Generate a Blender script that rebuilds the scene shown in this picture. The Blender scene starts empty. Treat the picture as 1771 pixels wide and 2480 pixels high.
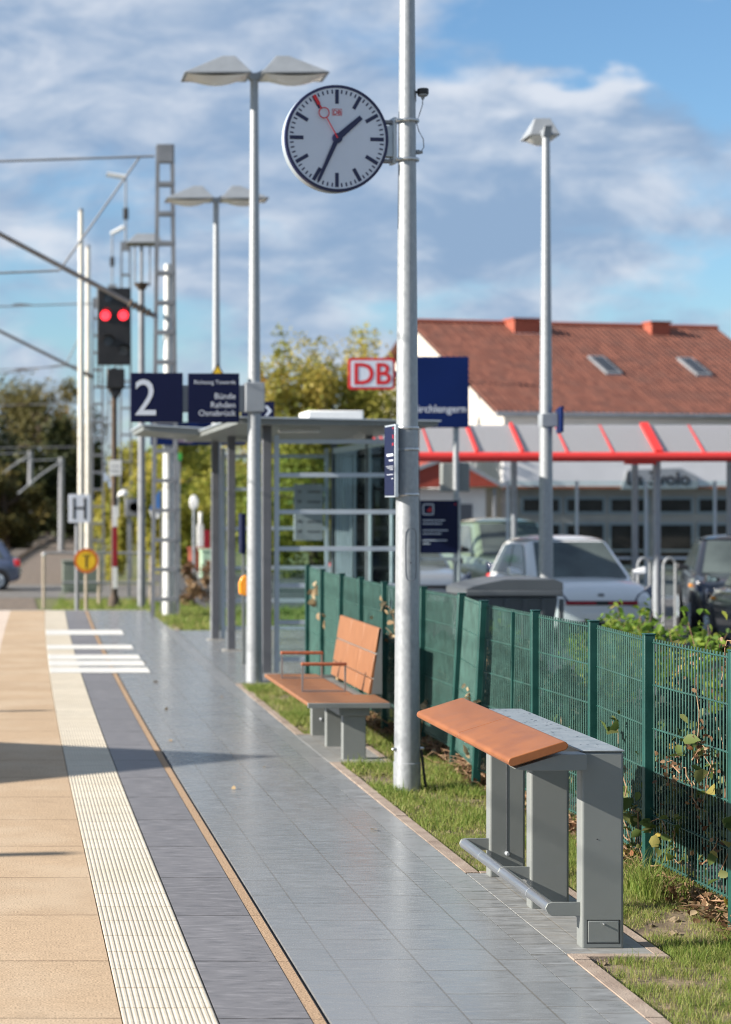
import bpy, math, random
import numpy as np
from mathutils import Vector, Matrix, noise as mnoise
R = math.radians
C = bpy.context.scene.collection
sc = bpy.context.scene
random.seed(7)

# ------------------------------------------------------------------ camera
F, H, CX, CY, PW, PH = 4762.0, 2.10, 18.0, 1216.0, 1771.0, 2480.0
cam = bpy.data.cameras.new('camera'); camo = bpy.data.objects.new('camera', cam); C.objects.link(camo)
sc.camera = camo
camo.location = (0, 0, H); camo.rotation_euler = (R(90), 0, 0)
cam.sensor_fit = 'HORIZONTAL'; cam.sensor_width = 36.0
cam.lens = 36.0 * F / PW
cam.shift_x = (PW / 2 - CX) / PW
cam.shift_y = (CY - PH / 2) / PW
cam.clip_start = 0.1; cam.clip_end = 4000
cam.dof.use_dof = True; cam.dof.focus_distance = 9.7; cam.dof.aperture_fstop = 3.4

# ------------------------------------------------------------------ light
L = Vector((1.0, 0.14, -0.48)).normalized()          # the way the sunlight travels
ELEV = math.asin(-L.z); AZ = math.atan2(-L.x, -L.y)
sun = bpy.data.lights.new('sun', 'SUN'); suno = bpy.data.objects.new('sun', sun); C.objects.link(suno)
suno.rotation_euler = L.to_track_quat('-Z', 'Y').to_euler()
suno.location = (-30, -5, 20)
sun.energy = 4.6; sun.angle = R(0.53); sun.color = (1.0, 0.925, 0.82)
SKY_STRENGTH = 0.08
EXPOSURE = 1.15
sc.view_settings.view_transform = 'Standard'; sc.view_settings.look = 'None'
sc.view_settings.gamma = 1; sc.view_settings.exposure = EXPOSURE
sc.cycles.use_denoising = True; sc.cycles.filter_width = 1.05
sc.cycles.max_bounces = 8; sc.cycles.transparent_max_bounces = 16

def build_world():
    w = bpy.data.worlds.new('World'); sc.world = w; w.use_nodes = True
    nt = w.node_tree; N = nt.nodes; K = nt.links; N.clear()
    out = N.new('ShaderNodeOutputWorld'); bg = N.new('ShaderNodeBackground')
    K.new(bg.outputs[0], out.inputs[0]); bg.inputs[1].default_value = SKY_STRENGTH
    sky = N.new('ShaderNodeTexSky'); sky.sky_type = 'NISHITA'; sky.sun_disc = False
    sky.sun_elevation = ELEV; sky.sun_rotation = AZ % (2 * math.pi)
    sky.altitude = 60; sky.air_density = 1.0; sky.dust_density = 0.6; sky.ozone_density = 2.0
    tc = N.new('ShaderNodeTexCoord')
    def math_(op, a, b=None, c=None):
        n = N.new('ShaderNodeMath'); n.operation = op
        for i, v in enumerate((a, b, c)):
            if v is None: continue
            if isinstance(v, (int, float)): n.inputs[i].default_value = v
            else: K.new(v, n.inputs[i])
        return n.outputs[0]
    mp = N.new('ShaderNodeVectorMath'); mp.operation = 'MULTIPLY'; mp.inputs[1].default_value = (1, 1, 2.2)
    K.new(tc.outputs['Generated'], mp.inputs[0]); P = mp.outputs[0]
    def noise(scale, detail, rough, off, dist=0.0):
        a = N.new('ShaderNodeVectorMath'); a.operation = 'ADD'; a.inputs[1].default_value = off
        K.new(P, a.inputs[0])
        n = N.new('ShaderNodeTexNoise'); n.inputs['Scale'].default_value = scale; n.inputs['Detail'].default_value = detail
        n.inputs['Roughness'].default_value = rough; n.inputs['Distortion'].default_value = dist
        K.new(a.outputs[0], n.inputs['Vector']); return n.outputs['Fac']
    def smooth(v, a, b):
        n = N.new('ShaderNodeMapRange'); n.interpolation_type = 'SMOOTHSTEP'
        n.inputs[1].default_value = a; n.inputs[2].default_value = b
        K.new(v, n.inputs[0]); return n.outputs[0]
    def blob(px, py, rpx):
        d = Vector(((px - CX) / F, 1.0, (CY - py) / F)).normalized(); d.z *= 2.2
        n = N.new('ShaderNodeVectorMath'); n.operation = 'DISTANCE'; n.inputs[1].default_value = d
        K.new(warp, n.inputs[0])
        return smooth(n.outputs['Value'], rpx / F, 0.0)
    # soft warp so no bank of cloud has a round edge
    wn = N.new('ShaderNodeTexNoise'); wn.inputs['Scale'].default_value = 22; wn.inputs['Detail'].default_value = 5
    K.new(P, wn.inputs['Vector'])
    ws = N.new('ShaderNodeVectorMath'); ws.operation = 'SUBTRACT'; ws.inputs[1].default_value = (.5, .5, .5)
    K.new(wn.outputs['Color'], ws.inputs[0])
    wm = N.new('ShaderNodeVectorMath'); wm.operation = 'MULTIPLY_ADD'; wm.inputs[1].default_value = (.075, .075, .075)
    K.new(ws.outputs[0], wm.inputs[0]); K.new(P, wm.inputs[2]); warp = wm.outputs[0]
    cover = math_('MULTIPLY_ADD', noise(15, 7, .55, (3.1, 1.7, 2.2), .25), 1.5, -.06)
    # banks of cloud and gaps between them, as directions in the sky
    for px, py, r, wgt in CLOUD_COVER:
        cover = math_('MULTIPLY_ADD', blob(px, py, r), wgt, cover)
    cov = smooth(cover, .28, .82)
    shade = math_('MULTIPLY_ADD', noise(17, 8, .6, (7.7, 3.3, 5.2), .4), 1.9, -.47)
    for px, py, r, wgt in CLOUD_LIGHT:
        shade = math_('MULTIPLY_ADD', blob(px, py, r), wgt, shade)
    sh = smooth(shade, .12, 1.05)
    ramp = N.new('ShaderNodeMix'); ramp.data_type = 'RGBA'
    K.new(sh, ramp.inputs[0]); ramp.inputs[6].default_value = CLOUD_DARK; ramp.inputs[7].default_value = CLOUD_WHITE
    tint = N.new('ShaderNodeMix'); tint.data_type = 'RGBA'; tint.blend_type = 'MULTIPLY'; tint.inputs[0].default_value = 1
    K.new(sky.outputs[0], tint.inputs[6]); tint.inputs[7].default_value = SKY_TINT
    mix = N.new('ShaderNodeMix'); mix.data_type = 'RGBA'
    K.new(math_('MULTIPLY', cov, .93), mix.inputs[0]); K.new(tint.outputs[2], mix.inputs[6]); K.new(ramp.outputs[2], mix.inputs[7])
    # the sky is paler and brighter towards the horizon than overhead
    sp = N.new('ShaderNodeSeparateXYZ'); K.new(tc.outputs['Generated'], sp.inputs[0])
    el = N.new('ShaderNodeMapRange'); el.interpolation_type = 'SMOOTHSTEP'; K.new(sp.outputs['Z'], el.inputs[0])
    el.inputs[1].default_value = .26; el.inputs[2].default_value = .75; el.inputs[3].default_value = 1.08; el.inputs[4].default_value = .80
    sc_ = N.new('ShaderNodeVectorMath'); sc_.operation = 'SCALE'; K.new(mix.outputs[2], sc_.inputs[0]); K.new(el.outputs[0], sc_.inputs['Scale'])
    K.new(sc_.outputs[0], bg.inputs[0])
CLOUD_DARK = (1.5, 2.15, 3.15, 1); CLOUD_WHITE = (3.9, 4.15, 4.6, 1); SKY_TINT = (.57, .72, .83, 1)
CLOUD_COVER = [(1350, 60, 420, -.6), (1700, 150, 460, -.75), (1400, 230, 230, .9), (1560, 330, 200, .45), (1250, 330, 300, .5),
               (400, 150, 700, .45), (900, 420, 700, .4), (100, 720, 330, -.55), (60, 480, 200, -.1), (250, 840, 260, -.4),
               (1700, 640, 260, -.45), (1600, 600, 300, .15), (1600, 760, 260, -.2), (1100, 560, 380, .5), (700, 640, 300, .25), (60, 330, 150, -.25)]
CLOUD_LIGHT = [(1430, 200, 200, .7), (1350, 260, 220, .35), (120, 600, 190, .5), (480, 600, 160, .35), (1250, 520, 330, -.42), (1080, 640, 260, -.2),
               (1700, 300, 230, -.35), (300, 120, 420, .22), (800, 770, 200, .3), (1150, 190, 160, .3), (620, 520, 250, .1)]
build_world()

# ------------------------------------------------------------------ helpers
def at(px, py, Y):
    """the point at depth Y that stands behind pixel (px, py) of the photograph"""
    return ((px - CX) * Y / F, Y, H - (py - CY) * Y / F)
def curve(Y):
    return .00042 * max(0, Y - 13) ** 2 if Y < 60 else .00042 * 47 ** 2 + .00042 * 2 * 47 * (Y - 60) + .00018 * (Y - 60) ** 2

class MB:
    def __init__(s): s.v = []; s.f = []; s.m = []; s.mi = 0
    def add(s, vs, fs):
        o = len(s.v); s.v += [tuple(p) for p in vs]
        s.f += [tuple(i + o for i in f) for f in fs]; s.m += [s.mi] * len(fs); return s
    def box(s, x0, x1, y0, y1, z0, z1):
        return s.add([(x0,y0,z0),(x1,y0,z0),(x1,y1,z0),(x0,y1,z0),(x0,y0,z1),(x1,y0,z1),(x1,y1,z1),(x0,y1,z1)],
                     [(0,3,2,1),(4,5,6,7),(0,1,5,4),(1,2,6,5),(2,3,7,6),(3,0,4,7)])
    def hexa(s, b, t):   # 4 bottom + 4 top corners, counter-clockwise from above
        return s.add(list(b) + list(t), [(0,3,2,1),(4,5,6,7),(0,1,5,4),(1,2,6,5),(2,3,7,6),(3,0,4,7)])
    def bar(s, p0, p1, w, h=None):   # square bar between two points
        return s.tube([p0, p1], w / 2 * 1.414, 4, rot=R(45), h=(h or w) / w)
    def tube(s, pts, r, n=10, cap=True, rot=0, h=1.0):
        pts = [Vector(p) for p in pts]; k = len(pts)
        rs = r if isinstance(r, (list, tuple)) else [r] * k
        vs = []; fs = []
        for i, p in enumerate(pts):
            d = (pts[min(i+1, k-1)] - pts[max(i-1, 0)]).normalized()
            up = Vector((0,0,1)) if abs(d.z) < .95 else Vector((0,1,0))
            a = d.cross(up).normalized(); b = a.cross(d)
            for j in range(n):
                t = 2 * math.pi * j / n + rot
                vs.append(p + a * math.cos(t) * rs[i] + b * math.sin(t) * rs[i] * h)
        for i in range(k - 1):
            for j in range(n):
                fs.append((i*n+j, i*n+(j+1) % n, (i+1)*n+(j+1) % n, (i+1)*n+j))
        if cap:
            fs.append(tuple(range(n))[::-1]); fs.append(tuple((k-1)*n + j for j in range(n)))
        return s.add(vs, fs)
    def lathe(s, prof, n=24, c=(0,0,0), axis='z', cap=True):
        vs = []; fs = []; k = len(prof)
        for r, z in prof:
            for j in range(n):
                t = 2*math.pi*j/n; x, y = r*math.cos(t), r*math.sin(t)
                p = {'z': (x, y, z), 'y': (x, z, y), 'x': (z, x, y)}[axis]
                vs.append((p[0]+c[0], p[1]+c[1], p[2]+c[2]))
        for i in range(k-1):
            for j in range(n): fs.append((i*n+j, i*n+(j+1)%n, (i+1)*n+(j+1)%n, (i+1)*n+j))
        if cap: fs.append(tuple(range(n))[::-1]); fs.append(tuple((k-1)*n+j for j in range(n)))
        return s.add(vs, fs)
    def prism(s, poly, a, b, axis='y'):
        """polygon (two coordinates) stretched from a to b along an axis"""
        n = len(poly)
        def P(p, t): return {'y': (p[0], t, p[1]), 'x': (t, p[0], p[1]), 'z': (p[0], p[1], t)}[axis]
        vs = [P(p, a) for p in poly] + [P(p, b) for p in poly]
        fs = [tuple(range(n)), tuple(range(n, 2*n))[::-1]] + [(i, n+i, n+(i+1)%n, (i+1)%n) for i in range(n)]
        return s.add(vs, fs)
    def quad(s, a, b, c, d): return s.add([a, b, c, d], [(0,1,2,3)])
    def build(s, name, mat, parent=None, org=(0,0,0), bevel=0, seg=2, smooth=35, fix=True):
        me = bpy.data.meshes.new(name)
        me.from_pydata([(x-org[0], y-org[1], z-org[2]) for x, y, z in s.v], [], s.f)
        mats = mat if isinstance(mat, (list, tuple)) else [mat]
        for m in mats: me.materials.append(m)
        if len(mats) > 1: me.polygons.foreach_set('material_index', s.m)
        me.update()
        if fix:
            import bmesh
            bm = bmesh.new(); bm.from_mesh(me); bmesh.ops.recalc_face_normals(bm, faces=bm.faces); bm.to_mesh(me); bm.free()
        if smooth:
            me.polygons.foreach_set('use_smooth', [True]*len(me.polygons)); me.set_sharp_from_angle(angle=R(smooth))
        o = bpy.data.objects.new(name, me); C.objects.link(o)
        if parent: o.parent = parent
        elif any(org): o.location = org
        if bevel:
            b = o.modifiers.new('bevel', 'BEVEL'); b.width = bevel; b.segments = seg; b.limit_method = 'ANGLE'; b.angle_limit = R(30)
            b.harden_normals = False
        return o
def np_mesh(name, V, Fc, mat, parent=None, tint=None, loc=(0,0,0)):
    """fast mesh from numpy arrays; every face has the same number of corners"""
    me = bpy.data.meshes.new(name); k = Fc.shape[1]
    me.vertices.add(len(V)); me.vertices.foreach_set('co', np.ascontiguousarray(V, np.float32).ravel())
    me.loops.add(Fc.size); me.loops.foreach_set('vertex_index', np.ascontiguousarray(Fc, np.int32).ravel())
    me.polygons.add(len(Fc)); me.polygons.foreach_set('loop_start', np.arange(0, Fc.size, k, dtype=np.int32))
    me.polygons.foreach_set('loop_total', np.full(len(Fc), k, np.int32))
    me.update(calc_edges=True); me.materials.append(mat)
    if tint is not None:
        a = me.attributes.new('tint', 'FLOAT', 'POINT'); a.data.foreach_set('value', np.ascontiguousarray(tint, np.float32))
    o = bpy.data.objects.new(name, me); C.objects.link(o)
    if parent: o.parent = parent
    else: o.location = loc
    return o
def tag(o, label=None, cat=None, group=None, kind=None):
    if label: o['label'] = label
    if cat: o['category'] = cat
    if group: o['group'] = group
    if kind: o['kind'] = kind
    return o
def thing(name, label, cat, loc=(0,0,0), rotz=0, group=None):
    o = bpy.data.objects.new(name, None); o.empty_display_size = .2; C.objects.link(o)
    o.location = loc; o.rotation_euler = (0, 0, rotz)
    return tag(o, label, cat, group)
def copy_tree(o, parent=None):
    c = o.copy(); C.objects.link(c)
    if parent: c.parent = parent
    for ch in list(o.children): copy_tree(ch, c)
    return c
def text(name, body, size, mat, parent, loc, align='LEFT', bold=0.0, depth=.002, rot=(R(90), 0, 0), sx=1.0):
    cu = bpy.data.curves.new(name, 'FONT'); cu.body = body; cu.size = size; cu.align_x = align
    cu.offset = bold; cu.extrude = depth / 2; cu.resolution_u = 3
    t = bpy.data.objects.new(name, cu); C.objects.link(t)
    bpy.context.view_layer.update()
    me = bpy.data.meshes.new_from_object(t.evaluated_get(bpy.context.evaluated_depsgraph_get()))
    bpy.data.objects.remove(t)
    from mathutils import Euler
    me.transform(Matrix.Translation(loc) @ Euler(rot).to_matrix().to_4x4() @ Matrix.Diagonal((sx, 1, 1, 1)))
    me.materials.clear(); me.materials.append(mat)
    o = bpy.data.objects.new(name, me); C.objects.link(o); o.parent = parent
    return o

# ------------------------------------------------------------------ materials
def mat(name, col, rough=.6, metal=0., var=.12, scale=6., bump=0., bscale=40., spec=.5, col2=None, coord='Object', detail=5, stretch=(1,1,1), coat=0., thr=(.35,.65), rvar=.1):
    m = bpy.data.materials.new(name); m.use_nodes = True
    nt = m.node_tree; N = nt.nodes; K = nt.links; p = N['Principled BSDF']
    p.inputs['Roughness'].default_value = rough; p.inputs['Metallic'].default_value = metal
    p.inputs['Specular IOR Level'].default_value = spec
    if coat: p.inputs['Coat Weight'].default_value = coat; p.inputs['Coat Roughness'].default_value = .05
    tc = N.new('ShaderNodeTexCoord'); mp = N.new('ShaderNodeMapping'); mp.inputs['Scale'].default_value = stretch
    K.new(tc.outputs[coord], mp.inputs[0])
    n = N.new('ShaderNodeTexNoise'); n.inputs['Scale'].default_value = scale; n.inputs['Detail'].default_value = detail
    K.new(mp.outputs[0], n.inputs['Vector'])
    r = N.new('ShaderNodeValToRGB'); K.new(n.outputs['Fac'], r.inputs[0])
    c2 = col2 or tuple(min(1, c * (1 + var)) for c in col); c1 = col if col2 else tuple(c * (1 - var) for c in col)
    r.color_ramp.elements[0].position = thr[0]; r.color_ramp.elements[0].color = (*c1, 1)
    r.color_ramp.elements[1].position = thr[1]; r.color_ramp.elements[1].color = (*c2, 1)
    K.new(r.outputs[0], p.inputs['Base Color'])
    if rvar:
        q = N.new('ShaderNodeMapRange'); K.new(n.outputs['Fac'], q.inputs[0])
        q.inputs[3].default_value = max(.02, rough - rvar); q.inputs[4].default_value = min(1, rough + rvar); K.new(q.outputs[0], p.inputs['Roughness'])
    if bump:
        b = N.new('ShaderNodeBump'); b.inputs['Strength'].default_value = bump; b.inputs['Distance'].default_value = .02
        n2 = N.new('ShaderNodeTexNoise'); n2.inputs['Scale'].default_value = bscale; n2.inputs['Detail'].default_value = 6
        K.new(mp.outputs[0], n2.inputs['Vector']); K.new(n2.outputs['Fac'], b.inputs['Height']); K.new(b.outputs[0], p.inputs['Normal'])
    return m
def leafmat(name, ramp, trans=.35, rough=.55):
    m = bpy.data.materials.new(name); m.use_nodes = True
    nt = m.node_tree; N = nt.nodes; K = nt.links; p = N['Principled BSDF']; out = N['Material Output']
    a = N.new('ShaderNodeAttribute'); a.attribute_name = 'tint'
    r = N.new('ShaderNodeValToRGB'); K.new(a.outputs['Fac'], r.inputs[0])
    while len(r.color_ramp.elements) < len(ramp): r.color_ramp.elements.new(.5)
    for e, (t, c) in zip(r.color_ramp.elements, ramp): e.position = t; e.color = (*c, 1)
    K.new(r.outputs[0], p.inputs['Base Color']); p.inputs['Roughness'].default_value = rough; p.inputs['Specular IOR Level'].default_value = .25
    t = N.new('ShaderNodeBsdfTranslucent'); K.new(r.outputs[0], t.inputs[0])
    mx = N.new('ShaderNodeMixShader'); mx.inputs[0].default_value = trans
    K.new(p.outputs[0], mx.inputs[1]); K.new(t.outputs[0], mx.inputs[2]); K.new(mx.outputs[0], out.inputs[0])
    return m
def glassmat(name, tint=(.9,.95,.95), gloss=.12, milk=0., rough=.03, milkcol=(.8,.8,.8)):
    m = bpy.data.materials.new(name); m.use_nodes = True
    nt = m.node_tree; N = nt.nodes; K = nt.links; N.remove(N['Principled BSDF']); out = N['Material Output']
    t = N.new('ShaderNodeBsdfTransparent'); t.inputs[0].default_value = (*tint, 1)
    g = N.new('ShaderNodeBsdfGlossy'); g.inputs['Roughness'].default_value = rough
    f = N.new('ShaderNodeLayerWeight'); f.inputs[0].default_value = gloss * 2
    mx = N.new('ShaderNodeMixShader'); K.new(f.outputs['Fresnel'], mx.inputs[0]); K.new(t.outputs[0], mx.inputs[1]); K.new(g.outputs[0], mx.inputs[2])
    last = mx
    if milk:
        d = N.new('ShaderNodeBsdfDiffuse'); d.inputs[0].default_value = (*milkcol, 1)
        tl = N.new('ShaderNodeBsdfTranslucent'); tl.inputs[0].default_value = (*milkcol, 1)
        a = N.new('ShaderNodeMixShader'); a.inputs[0].default_value = .5; K.new(d.outputs[0], a.inputs[1]); K.new(tl.outputs[0], a.inputs[2])
        b = N.new('ShaderNodeMixShader'); b.inputs[0].default_value = milk; K.new(mx.outputs[0], b.inputs[1]); K.new(a.outputs[0], b.inputs[2]); last = b
    K.new(last.outputs[0], out.inputs[0]); return m
def emit(name, col, s):
    m = bpy.data.materials.new(name); m.use_nodes = True; p = m.node_tree.nodes['Principled BSDF']
    p.inputs['Base Color'].default_value = (*col, 1); p.inputs['Emission Color'].default_value = (*col, 1); p.inputs['Emission Strength'].default_value = s
    return m
def slabmat(name, col, length, width, off, mortar, var, joint, rough, streak=.0, grain=0., cvar=None, spec=.5, bump=.25, rlo=None, off_u=0, off_v=20.0, spots=0):
    """paving: UV in metres, u along the platform, v across it; joints of a brick pattern, wear and stains"""
    m = bpy.data.materials.new(name); m.use_nodes = True
    nt = m.node_tree; N = nt.nodes; K = nt.links; p = N['Principled BSDF']; p.inputs['Specular IOR Level'].default_value = spec
    uv = N.new('ShaderNodeUVMap'); mp = N.new('ShaderNodeMapping'); K.new(uv.outputs[0], mp.inputs[0]); mp.inputs['Location'].default_value = (off_u, off_v if width > 10 else 0, 0)
    wob = N.new('ShaderNodeTexNoise'); wob.inputs['Scale'].default_value = 9; K.new(uv.outputs[0], wob.inputs['Vector'])
    wv = N.new('ShaderNodeVectorMath'); wv.operation = 'MULTIPLY_ADD'; wv.inputs[1].default_value = (.006, .006, 0); K.new(wob.outputs['Color'], wv.inputs[0]); K.new(mp.outputs[0], wv.inputs[2])
    b = N.new('ShaderNodeTexBrick'); K.new(wv.outputs[0], b.inputs['Vector'])
    b.inputs['Scale'].default_value = 1; b.inputs['Brick Width'].default_value = length; b.inputs['Row Height'].default_value = width
    b.inputs['Mortar Size'].default_value = mortar; b.inputs['Mortar Smooth'].default_value = .25; b.inputs['Bias'].default_value = 0
    b.offset = off; b.squash = 1
    c1 = tuple(c * (1 - var) for c in col); c2 = tuple(c * (1 + var) for c in col)
    b.inputs['Color1'].default_value = (*c1, 1); b.inputs['Color2'].default_value = (*c2, 1); b.inputs['Mortar'].default_value = (*joint, 1)
    st = N.new('ShaderNodeTexNoise'); st.inputs['Scale'].default_value = 1; st.inputs['Detail'].default_value = 7; st.inputs['Roughness'].default_value = .62
    ms = N.new('ShaderNodeMapping'); ms.inputs['Scale'].default_value = (30, 6.5, 1); K.new(uv.outputs[0], ms.inputs[0]); K.new(ms.outputs[0], st.inputs['Vector'])
    big = N.new('ShaderNodeTexNoise'); big.inputs['Scale'].default_value = 1.1; big.inputs['Detail'].default_value = 4; K.new(uv.outputs[0], big.inputs['Vector'])
    def overlay(prev, fac, lo, hi, c):
        r = N.new('ShaderNodeMapRange'); r.interpolation_type = 'SMOOTHSTEP'; r.inputs[1].default_value = lo[0]; r.inputs[2].default_value = lo[1]; r.inputs[4].default_value = hi
        K.new(fac, r.inputs[0]); x = N.new('ShaderNodeMix'); x.data_type = 'RGBA'; K.new(r.outputs[0], x.inputs[0]); K.new(prev, x.inputs[6]); x.inputs[7].default_value = (*c, 1); return x.outputs[2]
    c = b.outputs['Color']
    if streak: c = overlay(c, st.outputs['Fac'], (.50, .68), streak, tuple(min(1, x * 1.7) for x in col)); c = overlay(c, st.outputs['Fac'], (.5, .32), streak, tuple(x * .5 for x in col))
    if cvar: c = overlay(c, big.outputs['Fac'], (.42, .68), .6, cvar)
    if grain:
        g = N.new('ShaderNodeTexNoise'); g.inputs['Scale'].default_value = 105; g.inputs['Detail'].default_value = 3; K.new(uv.outputs[0], g.inputs['Vector'])
        c = overlay(c, g.outputs['Fac'], (.50, .68), grain, tuple(x * .35 for x in col)); c = overlay(c, g.outputs['Fac'], (.46, .32), grain, tuple(min(1, x * 1.5) for x in col))
    if spots:      # trodden-in gum and grease spots
        vo = N.new('ShaderNodeTexVoronoi'); vo.inputs['Scale'].default_value = 2.6; K.new(uv.outputs[0], vo.inputs['Vector'])
        sx_ = N.new('ShaderNodeSeparateColor'); K.new(vo.outputs['Color'], sx_.inputs[0])
        rr_ = N.new('ShaderNodeMath'); rr_.operation = 'MULTIPLY_ADD'; K.new(sx_.outputs[0], rr_.inputs[0]); rr_.inputs[1].default_value = .10; rr_.inputs[2].default_value = -.045
        df = N.new('ShaderNodeMath'); df.operation = 'SUBTRACT'; K.new(rr_.outputs[0], df.inputs[0]); K.new(vo.outputs['Distance'], df.inputs[1])
        c = overlay(c, df.outputs[0], (0., .012), spots, tuple(x * .4 for x in col))
        lg = N.new('ShaderNodeTexNoise'); lg.inputs['Scale'].default_value = 2.3; lg.inputs['Detail'].default_value = 6; lg.inputs['Roughness'].default_value = .65; K.new(uv.outputs[0], lg.inputs['Vector'])
        c = overlay(c, lg.outputs['Fac'], (.56, .72), spots * .7, tuple(x * .66 for x in col))
    K.new(c, p.inputs['Base Color'])
    q = N.new('ShaderNodeMapRange'); q.inputs[1].default_value = .3; q.inputs[2].default_value = .7; K.new(st.outputs['Fac'], q.inputs[0])
    q.inputs[3].default_value = rlo or rough; q.inputs[4].default_value = rough + .12; K.new(q.outputs[0], p.inputs['Roughness'])
    h = N.new('ShaderNodeMath'); h.operation = 'MULTIPLY_ADD'; K.new(b.outputs['Fac'], h.inputs[0]); h.inputs[1].default_value = -1.2; K.new(st.outputs['Fac'], h.inputs[2])
    bp = N.new('ShaderNodeBump'); bp.inputs['Strength'].default_value = bump; bp.inputs['Distance'].default_value = .004; K.new(h.outputs[0], bp.inputs['Height']); K.new(bp.outputs[0], p.inputs['Normal'])
    return m

M = {}
M['galv'] = mat('galvanised_steel', (.30,.32,.34), .45, .35, col2=(.385,.405,.425), scale=40, detail=4, stretch=(1,1,.6), thr=(.3,.7))
M['lamp_grey'] = mat('lamp_paint', (.29,.315,.345), .5, .1, .06)
M['diffuser'] = mat('lamp_glass', (.80,.78,.74), .25, 0, .03)
M['db_grey'] = mat('grey_iron_paint', (.205,.22,.215), .42, .05, .05, 3, bump=.03, bscale=300, spec=.5)
M['db_grey_dark'] = mat('dark_grey_paint', (.12,.125,.14), .45, .05, .06, 3)
M['plate'] = mat('wet_grey_plate', (.26,.29,.31), .33, .25, col2=(.36,.39,.41), scale=14, detail=5, bump=.06, bscale=40)
M['alu'] = mat('silver_frame', (.46,.52,.58), .4, .25, .05)
M['steel'] = mat('brushed_steel', (.50,.505,.51), .32, .9, .08, 4, stretch=(30,1,30))
M['leather'] = mat('orange_brown_wood', (.235,.084,.032), .42, 0, col2=(.285,.106,.041), scale=7, detail=7, bump=.02, bscale=40, stretch=(1.6,1,1), spec=.28)
M['orange'] = mat('orange_wood', (.235,.098,.040), .48, 0, col2=(.29,.126,.054), scale=6, detail=8, bump=.03, bscale=18, stretch=(1,5,1))
M['arm_wood'] = mat('red_brown_wood', (.33,.10,.045), .4, 0, .15, 8, stretch=(6,1,1))
M['black'] = mat('black_plastic', (.018,.018,.02), .45, 0, .2)
M['rubber'] = mat('tyre_rubber', (.02,.02,.022), .75, 0, .2)
M['white'] = mat('white_paint', (.78,.78,.77), .5, 0, .03)
M['white_text'] = mat('white_film', (.66,.70,.78), .5, 0, .02)
M['navy'] = mat('navy_sign_film', (.006,.009,.042), .45, 0, .08, 2, spec=.2)
M['blue'] = mat('blue_sign_film', (.003,.016,.10), .45, 0, .06, 2, spec=.2)
M['red'] = mat('red_sign_film', (.62,.02,.025), .4, 0, .05)
M['clock_navy'] = mat('clock_navy', (.015,.018,.07), .4, 0, .05)
M['clock_face'] = mat('clock_face_white', (.62,.66,.76), .18, 0, .02, coat=.5)
M['fence'] = mat('fence_green', (.006,.055,.046), .42, .1, col2=(.011,.075,.063), scale=9, detail=6, bump=.03, bscale=80)
M['fence_wire'] = mat('fence_wire_green', (.020,.080,.066), .42, .1, .2, 9)
M['red_frame'] = mat('red_frame_paint', (.70,.045,.04), .4, 0, .05)
M['render'] = mat('white_render', (.78,.77,.73), .9, 0, .04, 1.2, bump=.08, bscale=60)
M['beige_render'] = mat('beige_render', (.57,.535,.49), .9, 0, .04, 1.2, bump=.08, bscale=60)
M['shop_render'] = mat('grey_fascia', (.74,.74,.76), .8, 0, .04, 1.2)
M['shop_wall'] = mat('shop_wall', (.42,.36,.33), .8, 0, .08, 2)
M['win_dark'] = mat('dark_window', (.03,.033,.04), .08, 0, .3, .8, spec=.7)
M['shop_glass'] = mat('shop_window', (.035,.028,.025), .3, 0, .5, 1.3, spec=.2)
M['soil'] = mat('soil', (.12,.09,.06), .95, 0, col2=(.24,.185,.12), scale=9, detail=8, bump=.7, bscale=22)
M['asphalt'] = mat('asphalt', (.075,.075,.08), .85, 0, col2=(.12,.118,.118), scale=3, detail=8, bump=.25, bscale=150)
M['road'] = mat('road_asphalt', (.13,.125,.12), .85, 0, col2=(.19,.18,.17), scale=1.5, detail=8, bump=.2, bscale=120)
M['ballast'] = mat('ballast', (.10,.08,.065), .95, 0, col2=(.23,.18,.14), scale=11, detail=6, bump=1, bscale=20)
M['rail'] = mat('rail_steel', (.16,.10,.07), .5, .4, .2)
M['sleeper'] = mat('sleeper_concrete', (.26,.23,.20), .9, 0, .15)
M['meadow'] = mat('meadow_ground', (.07,.095,.028), .95, 0, col2=(.15,.15,.055), scale=.35, detail=9, bump=.6, bscale=9)
M['kerb'] = mat('kerb_stone', (.27,.205,.165), .85, 0, col2=(.37,.30,.245), scale=7, detail=8, bump=.3, bscale=120)
M['concrete'] = mat('concrete', (.42,.40,.37), .85, 0, .1, 4, bump=.2, bscale=60)
M['bark'] = mat('bark', (.09,.065,.045), .9, 0, .3, 14, bump=.8, bscale=30, stretch=(1,1,.25))
M['twig'] = mat('dry_twig', (.24,.13,.07), .8, 0, col2=(.36,.23,.14), scale=30)
M['rust'] = mat('rusty_mast', (.06,.05,.042), .8, .1, col2=(.12,.08,.055), scale=3, detail=7)
M['mast'] = mat('grey_mast_steel', (.24,.25,.27), .6, .15, .12, 3)
M['pale_mast'] = mat('pale_concrete_mast', (.70,.67,.60), .8, 0, .06, 2)
M['bin'] = mat('grey_bin_plastic', (.10,.112,.124), .42, 0, .06, 2)
M['glass'] = glassmat('shelter_glass', (.86,.93,.93), .025)
M['roofglass'] = glassmat('milky_roof_glass', (.92,.92,.94), .1, .33, .1, (.90,.89,.91))
M['amber'] = mat('amber_lens', (.9,.33,.02), .25, 0, .05)
M['yellow'] = mat('yellow_film', (.80,.50,.015), .45, 0, .05)
M['orange_rim'] = mat('orange_film', (.62,.16,.02), .45, 0, .05)
M['mirror'] = mat('mirror_glass', (.55,.62,.62), .04, 1, .02)
M['cabinet'] = mat('grey_green_cabinet', (.16,.19,.16), .6, 0, .06)
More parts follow.
